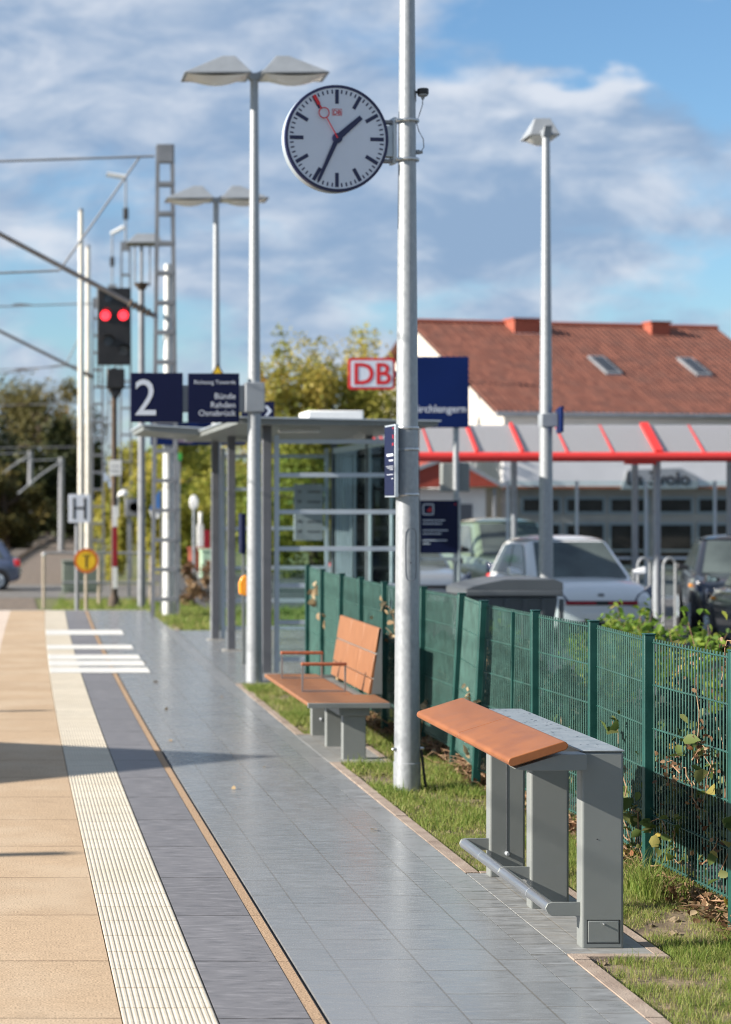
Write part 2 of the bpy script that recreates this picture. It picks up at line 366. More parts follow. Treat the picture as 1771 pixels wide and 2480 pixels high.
M['red_dark'] = mat('deep_red_film', (.30,.008,.02), .5, 0, .05)
M['redlamp'] = emit('red_signal_lamp', (1, .03, .045), 1.6)

# ------------------------------------------------------------------ the ground and the platform
def ramp01(t, a, b):
    t = min(1, max(0, (t - a) / (b - a))); return t * t * (3 - 2 * t)
def ground_h(x, y):
    if x > 2.62 and y < 38.2: return -.035
    if y < 38.2: return -.80
    s = max(ramp01(y, 38.2, 50), 1 - ramp01(x, .5, 2.4)) * (1 - ramp01(x, 7, 16)); z = -.10 - .5 * s
    if x > 16: z = -.035
    if x < -1.1: z = min(z, -.80)
    return z
xs = [-1500,-400,-150,-60,-30,-14,-8,-4,-2,-1.11,-1.09,0,.5,.8,1.1,1.4,1.7,2.0,2.3,2.6,2.63,3.2,4.5,6,7,8.5,10,12,14,16,18,24,40,80,200,600,1500]
ys = [-60,-5,5,15,25,32,38.18,38.22,40,42,44,46,48,50,53,60,75,95,130,180,260,400,800,2500]
g = MB(); nx = len(xs)
g.v = [(x, y, ground_h(x, y)) for y in ys for x in xs]
g.f = [(j*nx+i, j*nx+i+1, (j+1)*nx+i+1, (j+1)*nx+i) for j in range(len(ys)-1) for i in range(nx-1)]; g.m = [0]*len(g.f)
tag(g.build('ground', M['meadow'], smooth=0), kind='structure')

def sheet(name, x0, x1, y0, y1, z, m, thick=.0, step=1.0, follow=True, profile=None):
    """a strip of paving that follows the slight bend of the platform, UV in metres"""
    n = max(1, int((y1 - y0) / step)); Y = [y0 + (y1 - y0) * i / n for i in range(n + 1)]
    prof = profile or [(x0, z), (x1, z)]
    if thick: prof = [(x0, z - thick)] + prof + [(x1, z - thick)]
    k = len(prof); vs = []; uvs = []
    for y in Y:
        c = curve(y) if follow else 0
        for x, zz in prof: vs.append((x + c, y, zz)); uvs.append((y, x))
    fs = [(j*k+i, j*k+i+1, (j+1)*k+i+1, (j+1)*k+i) for j in range(n) for i in range(k-1)]
    if thick: fs += [tuple(range(k))[::-1], tuple(n*k + i for i in range(k))]
    me = bpy.data.meshes.new(name); me.from_pydata(vs, [], fs); me.materials.append(m); me.update()
    uv = me.uv_layers.new(name='UVMap')
    for l in me.loops: uv.data[l.index].uv = uvs[l.vertex_index]
    import bmesh
    bm = bmesh.new(); bm.from_mesh(me); bmesh.ops.recalc_face_normals(bm, faces=bm.faces)
    if not thick:
        for f in bm.faces:
            if f.normal.z < 0: f.normal_flip()
    bm.to_mesh(me); bm.free()
    o = bpy.data.objects.new(name, me); C.objects.link(o); tag(o, kind='structure'); return o
YE = 38.0
M['sand'] = slabmat('sand_concrete_slab', (.465,.342,.228), 1.0, 50, 0, .009, .06, (.22,.155,.10), .8, grain=.6, streak=.16, cvar=(.56,.45,.33), bump=.5, spec=.2, spots=.5)
M['edge'] = slabmat('pale_platform_edge', (.60,.50,.42), 1.0, 50, 0, .006, .03, (.28,.22,.17), .8, grain=.3, bump=.4, spec=.2)
M['slate'] = slabmat('slate_slab', (.172,.168,.178), 1.0, 50, 0, .010, .07, (.055,.05,.048), .46, streak=.55, bump=.3, off_u=.0)
M['paver'] = slabmat('grey_paver', (.22,.234,.248), .42, .375, .5, .005, .06, (.15,.145,.135), .24, streak=.22, cvar=(.235,.24,.245), bump=.11, rlo=.15, spots=.35)
M['paver_row'] = slabmat('grey_paver_row', (.226,.237,.248), .21, .4, .5, .006, .08, (.12,.115,.105), .32, streak=.5, cvar=(.25,.255,.26), bump=.16, rlo=.22)
M['paver_bay'] = slabmat('grey_bay_paver', (.21,.218,.222), .165, .21, .35, .005, .10, (.20,.185,.16), .5, streak=.8, cvar=(.32,.315,.30), bump=.3)
M['cream'] = slabmat('cream_tactile', (.56,.505,.41), .34, 50, 0, .008, .04, (.33,.27,.20), .65, streak=.2, cvar=(.50,.44,.345), bump=.2, spec=.3, spots=.35)
M['gravel_line'] = slabmat('sand_joint', (.40,.28,.185), 1.0, 50, 0, .003, .05, (.15,.1,.07), .9, grain=.75, bump=.9, spec=.1)
sheet('platform', -1.0, 2.60, -4, YE, -.03, M['concrete'], .77)
sheet('platform_edge', -1.0, -.20, -4, YE, 0, M['edge'], .028)
sheet('platform_slabs', -.20, .462, -4, YE, 0, M['sand'], .028)
# ribbed guidance strip: every rib is a ridge
prof = []; nr = 16; p0 = .467; pw = .386 / nr
for i in range(nr):
    a = p0 + i * pw; prof += [(a + .001, 0), (a + pw*.26, .0024), (a + pw*.66, .0024), (a + pw*.90, 0)]
sheet('guidance_strip', .467, .853, -4, YE, 0, M['cream'], .026, profile=prof)
sheet('slate_strip', .858, 1.232, -4, YE, -.001, M['slate'], .026)
sheet('sand_joint', 1.235, 1.288, -4, YE, -.004, M['gravel_line'], .02)
sheet('drain_slot', 1.291, 1.305, -4, YE, -.022, M['black'])
sheet('walkway', 1.308, 2.430, -4, YE, -.001, M['paver'], .026)
sheet('walkway_row', 2.434, 2.592, -4, YE, -.001, M['paver_row'], .026)
for i, (ya, yb) in enumerate([(24.15, 24.88), (25.15, 25.95), (26.20, 26.95), (28.02, 28.80), (31.05, 32.15)]):
    prof = []
    for k in range(42):
        a = .475 + k * .0295; prof += [(a, .0052), (a + .010, .0095), (a + .021, .0095), (a + .0285, .0052)]
    m = slabmat('white_tactile', (.66,.655,.63), .34, 50, 0, .004, .03, (.4,.38,.34), .6, streak=.25, grain=.3, bump=.2) if i == 0 else bpy.data.materials['white_tactile']
    sheet('tactile_bar', .475, 1.70, ya, yb, .0052, m, .003, profile=prof)
for ya, yb in [(-4, 9.10), (11.14, 15.82), (17.74, 22.75), (32.25, YE)]:
    y = ya
    while y < yb - .01:          # kerb stones a metre long
        y2 = min(y + 1.0, yb); k = sheet('kerb', 2.597, 2.672, y + .003, y2 - .003, .004 + random.uniform(-.003, .003), M['kerb'], .12, step=.5); y = y2
# bays for the leaning rail, the bench and the shelter
for y0, y1, x1 in [(9.13, 11.11, 3.00), (15.86, 17.72, 3.06)]:
    sheet('paved_bay', 2.597, x1, y0, y1, .002, M['paver_bay'], .06, follow=False)
    sheet('bay_kerb', 2.60, x1 + .055, y0 - .062, y0 - .004, .004, M['kerb'], .1, follow=False)
    sheet('bay_kerb', x1 + .004, x1 + .055, y0, y1, .004, M['kerb'], .1, follow=False)
    sheet('bay_kerb', 2.68, x1 + .055, y1 + .004, y1 + .06, .004, M['kerb'], .1, follow=False)
sheet('shelter_floor', 2.60, 5.35, 22.78, 32.2, -.001, M['paver'], .06, follow=True)
sheet('end_kerb', -1.0, 2.7, YE + .004, YE + .12, .006, M['concrete'], .5)
# verge soil, car park, road, tracks
sheet('verge_soil', 2.676, 3.95, -4, 22.7, -.018, M['soil'], step=.5, follow=False)
sheet('car_park', 3.95, 60, 2, 58, -.020, M['asphalt'], step=4, follow=False)
rd = MB(); rd.box(-80, 26, 55.2, 64.0, -.75, -.585); tag(rd.build('road', M['road']), kind='structure')
def track(cx):
    b = MB(); ysq = [-4 + 4*i for i in range(60)]
    k = 4
    for y in ysq:
        c = cx + curve(y); z = -.74 if y < 40 else -.60
        b.v += [(c-1.9, y, z-.30), (c-1.3, y, z), (c+1.3, y, z), (c+1.9, y, z-.30)]
    b.f = [(j*k+i, j*k+i+1, (j+1)*k+i+1, (j+1)*k+i) for j in range(len(ysq)-1) for i in range(3)]; b.m = [0]*len(b.f)
    t = b.build('trackbed', M['ballast'], smooth=0); tag(t, kind='structure')
    r = MB()
    for s in (-.75, .75):
        pts = [(cx + curve(y) + s, y, (-.74 if y < 40 else -.60) + .15) for y in ysq]
        for a, q in zip(pts, pts[1:]): r.bar(a, q, .07, .15)
    tag(r.build('rails', M['rail']), kind='structure')
    q = MB()
    for i in range(190):
        y = 8 + i * 1.2
        if 55 < y < 64.3: continue
        c = cx + curve(y); z = -.74 if y < 40 else -.60; q.box(c-1.25, c+1.25, y-.12, y+.12, z-.1, z+.06)
    tag(q.build('sleepers', M['sleeper'], smooth=0), kind='structure')
track(-2.55); track(-6.6)
sheet('gravel', -1.1, .75, 38.2, 55.1, -.585, M['ballast'], step=2, follow=False)
sheet('ballast_field', -14, .9, 64.1, 150, -.585, M['ballast'], step=4)

# ------------------------------------------------------------------ plants
rng = np.random.default_rng(11)
def blades(name, xr, yr, n, mt, hmin, hmax, dens=None, z0=-.02, wid=.0016, seed=1, skip=(), zf=None):
    g = np.random.default_rng(seed)
    x = g.uniform(*xr, n); y = g.uniform(*yr, n)
    keep = np.ones(n, bool)
    for a, b, c, d in skip: keep &= ~((x > a) & (x < b) & (y > c) & (y < d))
    x, y = x[keep], y[keep]
    nz = np.array([mnoise.noise((a*3.1, b*2.2, .3)) * .65 + mnoise.noise((a*9, b*7, 4.)) * .45 for a, b in zip(x, y)])
    k2 = g.random(len(x)) < np.clip(.55 + 1.3*nz, .05, 1.)
    x, y, nz = x[k2], y[k2], nz[k2]; n = len(x)
    h = g.uniform(hmin, hmax, n) * (1 + .7*nz) * np.where(g.random(n) < .05, 1.7, 1); th = g.uniform(0, 2*np.pi, n); lean = g.uniform(.1, .9, n) * h; la = g.uniform(0, 2*np.pi, n)
    w = wid * g.uniform(.7, 1.4, n); dx, dy = np.cos(th)*w, np.sin(th)*w; lx, ly = np.cos(la)*lean, np.sin(la)*lean
    z = np.full(n, z0) if zf is None else np.array([zf(a, b) for a, b in zip(x, y)]) - .01
    V = np.empty((n, 5, 3))
    V[:,0] = np.stack([x-dx, y-dy, z], 1); V[:,1] = np.stack([x+dx, y+dy, z], 1)
    V[:,2] = np.stack([x+dx*.8+lx*.35, y+dy*.8+ly*.35, z+h*.6], 1); V[:,3] = np.stack([x-dx*.8+lx*.35, y-dy*.8+ly*.35, z+h*.6], 1)
    V[:,4] = np.stack([x+lx, y+ly, z+h], 1)
    b = np.arange(n)[:,None]*5
    Fc = np.concatenate([b+np.array([[0,1,2]]), b+np.array([[0,2,3]]), b+np.array([[3,2,4]])], 0)
    t = np.clip(.58 - .42*nz + g.normal(0, .19, n), 0, 1); t = np.repeat(t, 5)
    o = np_mesh(name, V.reshape(-1,3), Fc, mt, tint=t); return tag(o, kind='stuff')
M['grass'] = leafmat('grass_blade', [(0, (.09,.175,.03)), (.45, (.20,.275,.055)), (.75, (.34,.345,.11)), (1, (.44,.36,.19))], .45)
BAYS = ((2.5, 3.08, 9.05, 11.2), (2.5, 3.14, 15.78, 17.8))
g1 = blades('grass', (2.675, 3.85), (7.2, 12.5), 120000, M['grass'], .018, .045, wid=.0012, seed=2, skip=BAYS); tag(g1, 'short patchy grass on the verge beside the paving', 'grass')
g2 = blades('grass', (2.675, 3.85), (12.5, 22.7), 85000, M['grass'], .025, .065, wid=.0024, seed=3, skip=BAYS); tag(g2, 'sunlit grass strip between kerb and green fence', 'grass')
g3 = blades('grass', (2.70, 6.5), (32.3, 38.1), 30000, M['grass'], .04, .10, wid=.007, seed=4); tag(g3, 'bright grass patch behind the shelter at the platform end', 'grass')
g4 = blades('grass', (.5, 8), (38.3, 53), 42000, M['grass'], .06, .16, wid=.010, seed=5, zf=lambda a, b: ground_h(a, b) if a > .6 + (b-38.3)*.055 else -9); tag(g4, 'grass on the slope beyond the platform end', 'grass')

def leaves(centres, size, g, shape='diamond', flat=.0, droop=0):
    """leaf faces at the given centres: a folded diamond, or a broader six-sided blade"""
    n = len(centres); nrm = g.normal(0, 1, (n, 3)); nrm[:,2] = np.abs(nrm[:,2]) * (1+flat) + .15
    nrm /= np.linalg.norm(nrm, axis=1)[:,None]
    a = g.normal(0, 1, (n, 3)); a[:,2] -= droop; a -= nrm * (a*nrm).sum(1)[:,None]; a /= np.linalg.norm(a, axis=1)[:,None]
    b = np.cross(nrm, a); s = size * g.uniform(.6, 1.35, n)[:,None]
    if shape == 'diamond':
        V = np.stack([centres - a*s*.5, centres + b*s*.32 + nrm*s*.1, centres + a*s*.5, centres - b*s*.32 + nrm*s*.1], 1)
        Fc = (np.arange(n)[:,None]*4 + np.array([[0,1,2,3]])); k = 4
    else:
        pts = [(-.5,0,0), (-.28,.33,.05), (.12,.30,.06), (.5,0,-.12), (.12,-.30,.06), (-.28,-.33,.05)]
        V = np.stack([centres + a*s*u + b*s*v + nrm*s*w for u, v, w in pts], 1); base = np.arange(n)[:,None]*6
        Fc = np.concatenate([base+np.array([[0,1,2,3]]), base+np.array([[0,3,4,5]])], 0); k = 6
    return V.reshape(-1,3), Fc, k
def tree(name, label, cat, loc, h, rx, ry, crown0, n, leaf, mt, seed, group=None, lumps=26, trunk=.16, tintb=.5):
    g = np.random.default_rng(seed); rr = random.Random(seed)
    t = thing(name, label, cat, loc, 0, group)
    b = MB(); top = Vector((rr.uniform(-.2,.2)*rx, rr.uniform(-.2,.2)*ry, h*.8))
    spine = [Vector((0,0,-.3)), Vector((0,0,.0)), top*.35 + Vector((rr.uniform(-.15,.15),0,0)), top*.7, top]
    b.tube(spine, [trunk*1.35, trunk, trunk*.72, trunk*.4, trunk*.1], 8)
    cz = (crown0 + h) / 2; rz = (h - crown0) / 2
    cent = []
    for i in range(lumps):
        u = Vector((g.normal(), g.normal(), g.normal())).normalized(); q = rr.uniform(.45, .93)
        c = Vector((u.x*rx*q, u.y*ry*q, cz + u.z*rz*q)); cent.append(c)
        s = spine[2] + (spine[4] - spine[2]) * max(0, min(1, (c.z - crown0)/(h - crown0)*.8))
        if i % 2 == 0: b.tube([s, s*.45 + c*.55 + Vector((0,0,.12*rz)), c], [trunk*.35, trunk*.2, trunk*.06], 5)
    b.build('trunk', M['bark'], t)
    W = np.array([rr.uniform(.5, 1.6) for _ in cent]); idx = g.choice(len(cent), n, p=W/W.sum())
    cc = np.array([tuple(c) for c in cent]); rad = np.array([rr.uniform(.16, .36) for _ in cent])
    d = g.normal(0, 1, (n, 3)); d /= np.linalg.norm(d, axis=1)[:,None]; d *= (g.random(n)**.45)[:,None]
    P = cc[idx] + d * rad[idx][:,None] * np.array([rx, ry, rz]) * 1.15
    P += np.where(g.random(n) < .06, 1, 0)[:,None] * g.normal(0, .10, (n,3)) * rx
    V, Fc, k = leaves(P, leaf, g)
    lt = np.array([rr.gauss(tintb, .15) for _ in cent])
    tint = np.clip(lt[idx] + g.normal(0, .09, n), 0, 1)
    np_mesh('crown', V, Fc, mt, t, np.repeat(tint, k)); return t
M['autumn'] = leafmat('autumn_leaf', [(0, (.15,.19,.04)), (.4, (.33,.33,.07)), (.7, (.52,.42,.11)), (1, (.46,.24,.10))], .45)
M['yellowgreen'] = leafmat('yellow_green_leaf', [(0, (.14,.21,.04)), (.5, (.36,.35,.07)), (.85, (.52,.43,.09)), (1, (.46,.26,.08))], .5)
M['dark_leaf'] = leafmat('dark_leaf', [(0, (.015,.026,.012)), (.5, (.06,.07,.025)), (.8, (.19,.16,.055)), (1, (.24,.14,.05))], .3)
M['olive'] = leafmat('sunlit_olive_leaf', [(0, (.05,.055,.02)), (.5, (.15,.135,.05)), (.85, (.26,.20,.07)), (1, (.32,.16,.06))], .35)  # lit copy of the dark leaf, sun on the crowns put into its colour
M['weed'] = leafmat('weed_leaf', [(0, (.06,.13,.02)), (.5, (.16,.27,.035)), (.85, (.28,.33,.06)), (1, (.34,.28,.08))], .45)
M['bramble'] = leafmat('bramble_leaf', [(0, (.05,.085,.02)), (.4, (.13,.18,.05)), (.7, (.24,.25,.10)), (.88, (.42,.32,.06)), (1, (.30,.13,.06))], .4)
M['dead_leaf'] = leafmat('dead_leaf', [(0, (.11,.055,.03)), (.4, (.24,.15,.08)), (.75, (.42,.31,.18)), (1, (.58,.47,.31))], .25)

GT = 'trees beyond the station'
tree('tree', 'tall yellow green autumn tree rising behind the shelter roof', 'tree', (9.7, 60, 0), 6.8, 3.0, 2.2, .4, 32000, .14, M['autumn'], 3, GT, 64, .17)
tree('tree', 'thin topped tree with reddish tips just left of the round clock pole', 'tree', (11.4, 61.5, 0), 7.2, 1.6, 1.6, 1.6, 10000, .14, M['autumn'], 5, GT, 22, .13, .62)
tree('tree', 'slender loose tree top beside the near lamp post over the shelter', 'tree', (7.95, 59, 0), 7.35, .85, .9, 2.4, 2600, .14, M['autumn'], 8, GT, 14, .10, .5)
tree('tree', 'broad green bush tree seen through the shelter glass', 'tree', (8.6, 55, -.2), 5.0, 2.6, 1.8, .1, 9000, .17, M['yellowgreen'], 9, GT, 24, .14, .35)
tree('tree', 'yellow green thicket seen between the shelter posts', 'tree', (6.0, 70, -.5), 5.3, 2.3, 1.8, .1, 9000, .19, M['yellowgreen'], 10, GT, 24, .14, .5)
tree('tree', 'ragged yellow thicket behind the lattice mast', 'tree', (4.35, 75, -.6), 5.2, 1.35, 1.4, .2, 6500, .2, M['yellowgreen'], 12, GT, 20, .12, .6)
tree('tree', 'low golden bush under the signal mast', 'tree', (3.55, 66, -.6), 3.6, .55, 1.0, .1, 2600, .18, M['yellowgreen'], 13, GT, 14, .1, .55)
GD = 'dark trees along the railway'
for i, (px, py, Y, rx, lab) in enumerate([
        (28, 905, 165, 5.6, 'dark tree with a brownish sunlit top at the left edge of the view'), (118, 918, 160, 4.4, 'rounded dark tree with olive top left of the pale masts'),
        (172, 1000, 150, 2.6, 'lower dark tree just left of the pale masts'), (-40, 1010, 140, 4.2, 'dark spreading tree mostly cut by the left edge'),
        (70, 1075, 128, 3.6, 'dark green bushy tree behind the far wire arms'), (150, 1100, 135, 2.8, 'dark low tree behind the H board'), (15, 1130, 112, 2.6, 'dark bush with a rusty top above the blue car')]):
    x, y, z = at(px, py, Y)
    tree('tree', lab, 'tree', (x, Y, -.7), z + .7, rx, rx*.8, .2, 9500, .36, M['olive'] if i in (0, 1, 6) else M['dark_leaf'], 30 + i, GD, 30, .25, .5 if i in (0, 1, 6) else .35)
bk = np.random.default_rng(77)
def wood(name, label, xr, yr, h, n, leaf, mt, tb):
    P = np.stack([bk.uniform(*xr, n), bk.uniform(*yr, n), np.zeros(n)], 1)
    top = np.array([h * (.7 + .5*mnoise.noise((p[0]*.16, p[1]*.05, 1.))) for p in P]); P[:,2] = -.7 + top * bk.random(n)**.7
    V, Fc, k = leaves(P, leaf, bk)
    tn = np.clip(tb + bk.normal(0, .16, n), 0, 1); o = np_mesh(name, V, Fc, mt, tint=np.repeat(tn, k)); return tag(o, label, 'woodland', kind='stuff')
wood('far_wood', 'dark wood along the far end of the tracks', (-16, 6.5), (172, 200), 9, 24000, .7, M['dark_leaf'], .22)
wood('far_hedge', 'yellowish wood far behind the station', (8, 34), (100, 125), 6.5, 22000, .5, M['yellowgreen'], .4)

# ------------------------------------------------------------------ leaning rail in front
def leaning_rail():
    ox, oy = 2.80, 10.15
    t = thing('leaning_rail', 'grey standing lean rest with orange brown pad and steel foot bar', 'lean rest', (ox, oy, 0)); O = (ox, oy, 0)
    for i, y in enumerate((9.24, 10.14, 11.0)):
        b = MB(); b.box(2.698, 2.899, y, y + .088, -.005, .926)
        leg = b.build('leg', M['db_grey'], t, O, .014, 4)
        if i == 0:
            d = MB(); d.box(2.727, 2.876, y - .0025, y + .02, .028, .133); dd = d.build('access_hatch', M['db_grey'], leg, O, .006, 3)
            e = MB()
            for a in ((2.7235, 2.727, .0245, .1365), (2.876, 2.8795, .0245, .1365)): e.box(a[0], a[1], y - .0008, y + .01, a[2], a[3])
            e.box(2.7235, 2.8795, y - .0008, y + .01, .0245, .028); e.box(2.7235, 2.8795, y - .0008, y + .01, .133, .1365)
            e.build('hatch_gap', M['black'], leg, O, 0, smooth=0)
            s = MB(); s.lathe([(.0045, 0), (.0045, -.011), (.002, -.013)], 12, (2.801, y - .0025, .118), 'y'); s.build('hatch_screw', M['steel'], leg, O)
            s = MB(); s.lathe([(.003, 0), (.002, -.002)], 8, (2.772, y, .515), 'y'); s.build('bolt_hole', M['black'], leg, O)
        if i == 2:
            s = MB(); s.box(2.793, 2.797, y - .002, y + .01, .14, .92); s.build('seam', M['db_grey_dark'], leg, O)
            s = MB(); s.lathe([(.013, 0), (.013, -.02), (.008, -.028)], 12, (2.795, y, .135), 'y'); s.build('knob', M['lamp_grey'], leg, O)
        a = MB(); a.prism([(2.698, .215), (2.565, .215), (2.545, .208), (2.534, .186), (2.545, .162), (2.565, .150), (2.698, .150)], y + .018, y + .030)
        a.build('footrest_arm', M['db_grey'], t, O, .002, 2)
        c = MB(); c.prism([(2.70, .925), (2.575, .925), (2.36, .858), (2.40, .850), (2.50, .848), (2.70, .850)], y + .004 - (.09 if i == 0 else 0), y + .024)
        c.build('seat_arm', M['db_grey'], t, O, .002, 2)
    b = MB(); b.box(2.696, 2.901, 9.236, 11.095, .9265, .934); b.build('top_plate', M['plate'], t, O, .003, 2)
    b = MB(); b.box(2.71, 2.888, 9.34, 10.13, .87, .926); b.box(2.71, 2.888, 10.24, 10.99, .87, .926); b.build('top_beam', M['db_grey'], t, O, .004)
    # droplets standing on the plate
    d = MB(); q = random.Random(4)
    for i in range(170):
        x, y, r = q.uniform(2.705, 2.893), q.uniform(9.3, 11.08), q.choice((.002, .003, .003, .005, .008))
        if y > 10.0 or q.random() < .35: d.lathe([(r, .934), (r*.7, .934+r*.10), (r*.2, .934+r*.15)], 7, (x, y, 0))
    d.build('water_drops', glassmat('water', (.97,.98,1), .2), t, O)
    ux, uz = math.cos(R(17.5)), math.sin(R(17.5))
    for y0, y1 in ((9.115, 10.135), (10.139, 11.16)):
        b = MB(); w, th = .290, .042
        def P(u, v): return (2.330 + u*ux - v*uz, .868 + u*uz + v*ux)
        n = 5; poly = []
        for cx, cy, a0 in ((.021, .021, 180), (w-.021, .021, 270), (w-.021, th-.021, 0), (.021, th-.021, 90)):
            for k in range(n): a = R(a0 + 90*k/(n-1)); poly.append(P(cx + .021*math.cos(a), cy + .021*math.sin(a)))
        b.prism(poly, y0, y1); b.build('seat_pad', M['leather'], t, O, .014, 4, smooth=50)
    f = MB(); f.tube([(2.566, 9.262, .183), (2.566, 11.035, .183)], .0285, 24); ft = f.build('foot_bar', M['steel'], t, O)
    s = MB()
    for y in (9.62, 10.60): s.lathe([(.0292, y - .004), (.0292, y + .004)], 24, (2.566, 0, .183), 'y', cap=False)
    s.build('seam_ring', M['lamp_grey'], ft, O)
leaning_rail()

# ------------------------------------------------------------------ bench
def bench():
    ox, oy = 2.8, 17.0; O = (ox, oy, 0)
    t = thing('platform_bench', 'orange slatted bench with grey block legs and two armrests', 'bench', O)
    for i, y in enumerate((16.03, 16.86, 17.67)):
        b = MB(); b.box(2.735, 2.925, y, y + .09, -.005, .405); leg = b.build('leg', M['db_grey'], t, O, .008, 3)
        if i == 2:
            s = MB(); s.lathe([(.014, 0), (.014, -.02), (.008, -.028)], 10, (2.82, y, .15), 'y'); s.build('knob', M['lamp_grey'], leg, O)
    b = MB(); b.box(2.70, 2.95, 16.0, 18.45, .36, .425); b.build('seat_beam', M['db_grey'], t, O, .006)
    b = MB(); b.box(2.435, 3.105, 15.93, 15.955, .428, .470); b.box(2.46, 3.105, 18.588, 18.60, .428, .468); b.box(2.50, 3.08, 15.955, 18.588, .428, .440); b.build('seat_frame', M['db_grey'], t, O, .004)
    for i, (y0, y1) in enumerate(((15.957, 16.60), (16.604, 17.262), (17.266, 17.925), (17.929, 18.586))):
        b = MB(); b.box(2.43, 2.925 if i else 3.11, y0, y1, .441, .476); b.build('seat_slab', M['orange'], t, O, .012, 3)
    # backrest: wedge with a leaning front, three columns of three panels
    b = MB(); b.prism([(3.075, .475), (3.168, .475), (3.168, 1.03), (3.150, 1.035), (3.135, 1.03)], 16.60, 18.52); bk_ = b.build('backrest_frame', M['db_grey'], t, O, .004)
    def bx(z): return 3.045 + (z - .475) * (.088 / .555)
    rows = ((.478, .605), (.615, .815), (.825, 1.036)); cols = ((16.60, 17.235), (17.243, 17.875), (17.883, 18.52))
    for z0, z1 in rows:
        for y0, y1 in cols:
            b = MB(); b.hexa([(bx(z0), y0, z0), (bx(z0)+.03, y0, z0), (bx(z0)+.03, y1, z0), (bx(z0), y1, z0)], [(bx(z1), y0, z1), (bx(z1)+.03, y0, z1), (bx(z1)+.03, y1, z1), (bx(z1), y1, z1)])
            b.build('back_panel', M['orange'], t, O, .006, 2)
    for y in (16.82, 18.08):
        b = MB(); a, c = 2.525, 2.89
        b.bar((a, y, .477), (a, y, .70), .014); b.bar((c, y, .477), (c, y, .70), .014); b.bar((a, y, .484), (c, y, .484), .012)
        f = b.build('armrest', M['steel'], t, O)
        w = MB(); w.box(a - .012, c + .012, y - .024, y + .024, .70, .728); w.build('arm_pad', M['arm_wood'], f, O, .009, 3)
bench()

# ------------------------------------------------------------------ lamps
def wing(b, d, sx=1):
    """one sheet-metal wing, a low truncated pyramid reaching out to -x (d=-1) or +x"""
    x0, x1, a, c = d*.06, d*.84, d*.24, d*.385
    lo, hi = sorted((x0, x1)); tl, th_ = sorted((a, c))
    b.hexa([(lo,-.26,-.012),(hi,-.26,-.012),(hi,.26,-.012),(lo,.26,-.012)], [(lo,-.26,.0),(hi,-.26,.0),(hi,.26,.0),(lo,.26,.0)])
    b.hexa([(lo,-.26,.0),(hi,-.26,.0),(hi,.26,.0),(lo,.26,.0)], [(tl,-.13,.215),(th_,-.13,.215),(th_,.13,.215),(tl,.13,.215)])
def lamp(label, loc, wings=(-1, 1), rot=0, hh=7.06, group='galvanised platform lamps', ws=(1, 1)):
    t = thing('street_lamp', label, 'lamp post', (*loc, 0), rot, group)
    p = MB(); p.tube([(0,0,-.1), (0,0,.13), (0,0,3.6), (0,0,hh)], [.094, .094, .072, .046], 24); p.build('pole', M['galv'], t)
    c = MB(); c.lathe([(.099, .0), (.099, .20), (.0945, .205)], 24, cap=False); c.build('base_sleeve', M['galv'], t)
    h = MB(); h.prism([(-.055, hh-.03), (.055, hh-.03), (.115, hh+.10), (.02, hh+.055), (-.02, hh+.055), (-.115, hh+.10)], -.05, .05); hd = h.build('lamp_neck', M['lamp_grey'], t, bevel=.008)
    for d in wings:
        b = MB(); wing(b, d); b.v = [(x*ws[0], y*ws[1], z + hh + .02) for x, y, z in b.v]; w = b.build('lamp_shade', M['lamp_grey'], t, bevel=.006)
        g = MB(); n = 10; xs_ = [d*(.10 + .70*i/n) for i in range(n+1)]
        vs = []; fs = []
        for i, x in enumerate(xs_):
            s = math.sin(math.pi*i/n)
            for j in range(7): vs.append((x, -.22 + .44*j/6, hh + .008 - .095*s*math.sin(math.pi*(j+.5)/7)))
        fs = [(i*7+j, i*7+j+1, (i+1)*7+j+1, (i+1)*7+j) for i in range(n) for j in range(6)]; vs = [(x*ws[0], y*ws[1], z) for x, y, z in vs]
        g.add(vs, fs); g.build('diffuser', M['diffuser'], w)
    return t
POLE = (2.918, 14.35)
lamp('thick galvanised lamp post in the foreground carrying the round clock', POLE)
lamp('galvanised twin wing lamp post carrying the track 2 sign', (2.888, 23.0))
lamp('farther galvanised twin wing lamp behind the direction sign', (3.44, 32.4))
lamp('single hooded lamp post in the car park behind the grey bin', (6.63, 24.2), (1,), R(90), 6.62, ws=(.60, .72))
def door_and_cable():
    x, y = POLE; t = thing('earth_cable', 'black earthing strap at the foot of the clock pole', 'cable', (x + .12, y, 0))
    b = MB(); b.tube([(x+.098, y-.03, .30), (x+.105, y-.03, .22), (x+.135, y-.03, -.02)], .010, 8); b.build('strap', M['black'], t, (x+.12, y, 0))
    b = MB(); b.lathe([(.012, .088), (.012, .112), (.006, .118)], 8, (x, y-.03, .305), 'x'); b.lathe([(.006, -.118), (.012, -.112), (.012, -.088)], 8, (x, y-.03, .30), 'x'); b.build('bolt', M['steel'], t, (x+.12, y, 0))
    h = thing('pole_hatch', 'oval inspection hatch low on the clock pole', 'hatch', (x, y, 1.7))
    v = []; n = 20; r0 = .0865
    b = MB()
    ring = []
    for k in range(n+1):
        a = 2*math.pi*k/n; cs, sn = math.cos(a), math.sin(a)
        u = .043*math.copysign(abs(cs)**.5, cs) ; w = .19*math.copysign(abs(sn)**.35, sn); r = .0865 - .0062*((1.55+w)-1.5)
        ring.append((x + u + .012, y - math.sqrt(max(1e-6, r*r - (u+.012)**2)), 1.72 + w))
    b.tube(ring, .0022, 5, cap=False); b.build('hatch_rim', M['mast'], h, (x, y, 1.7))
    b = MB(); b.lathe([(.005, 0), (.004, -.005)], 8, (x + .01, y - .0855, 1.66), 'y'); b.build('lock', M['black'], h, (x, y, 1.7))
door_and_cable()

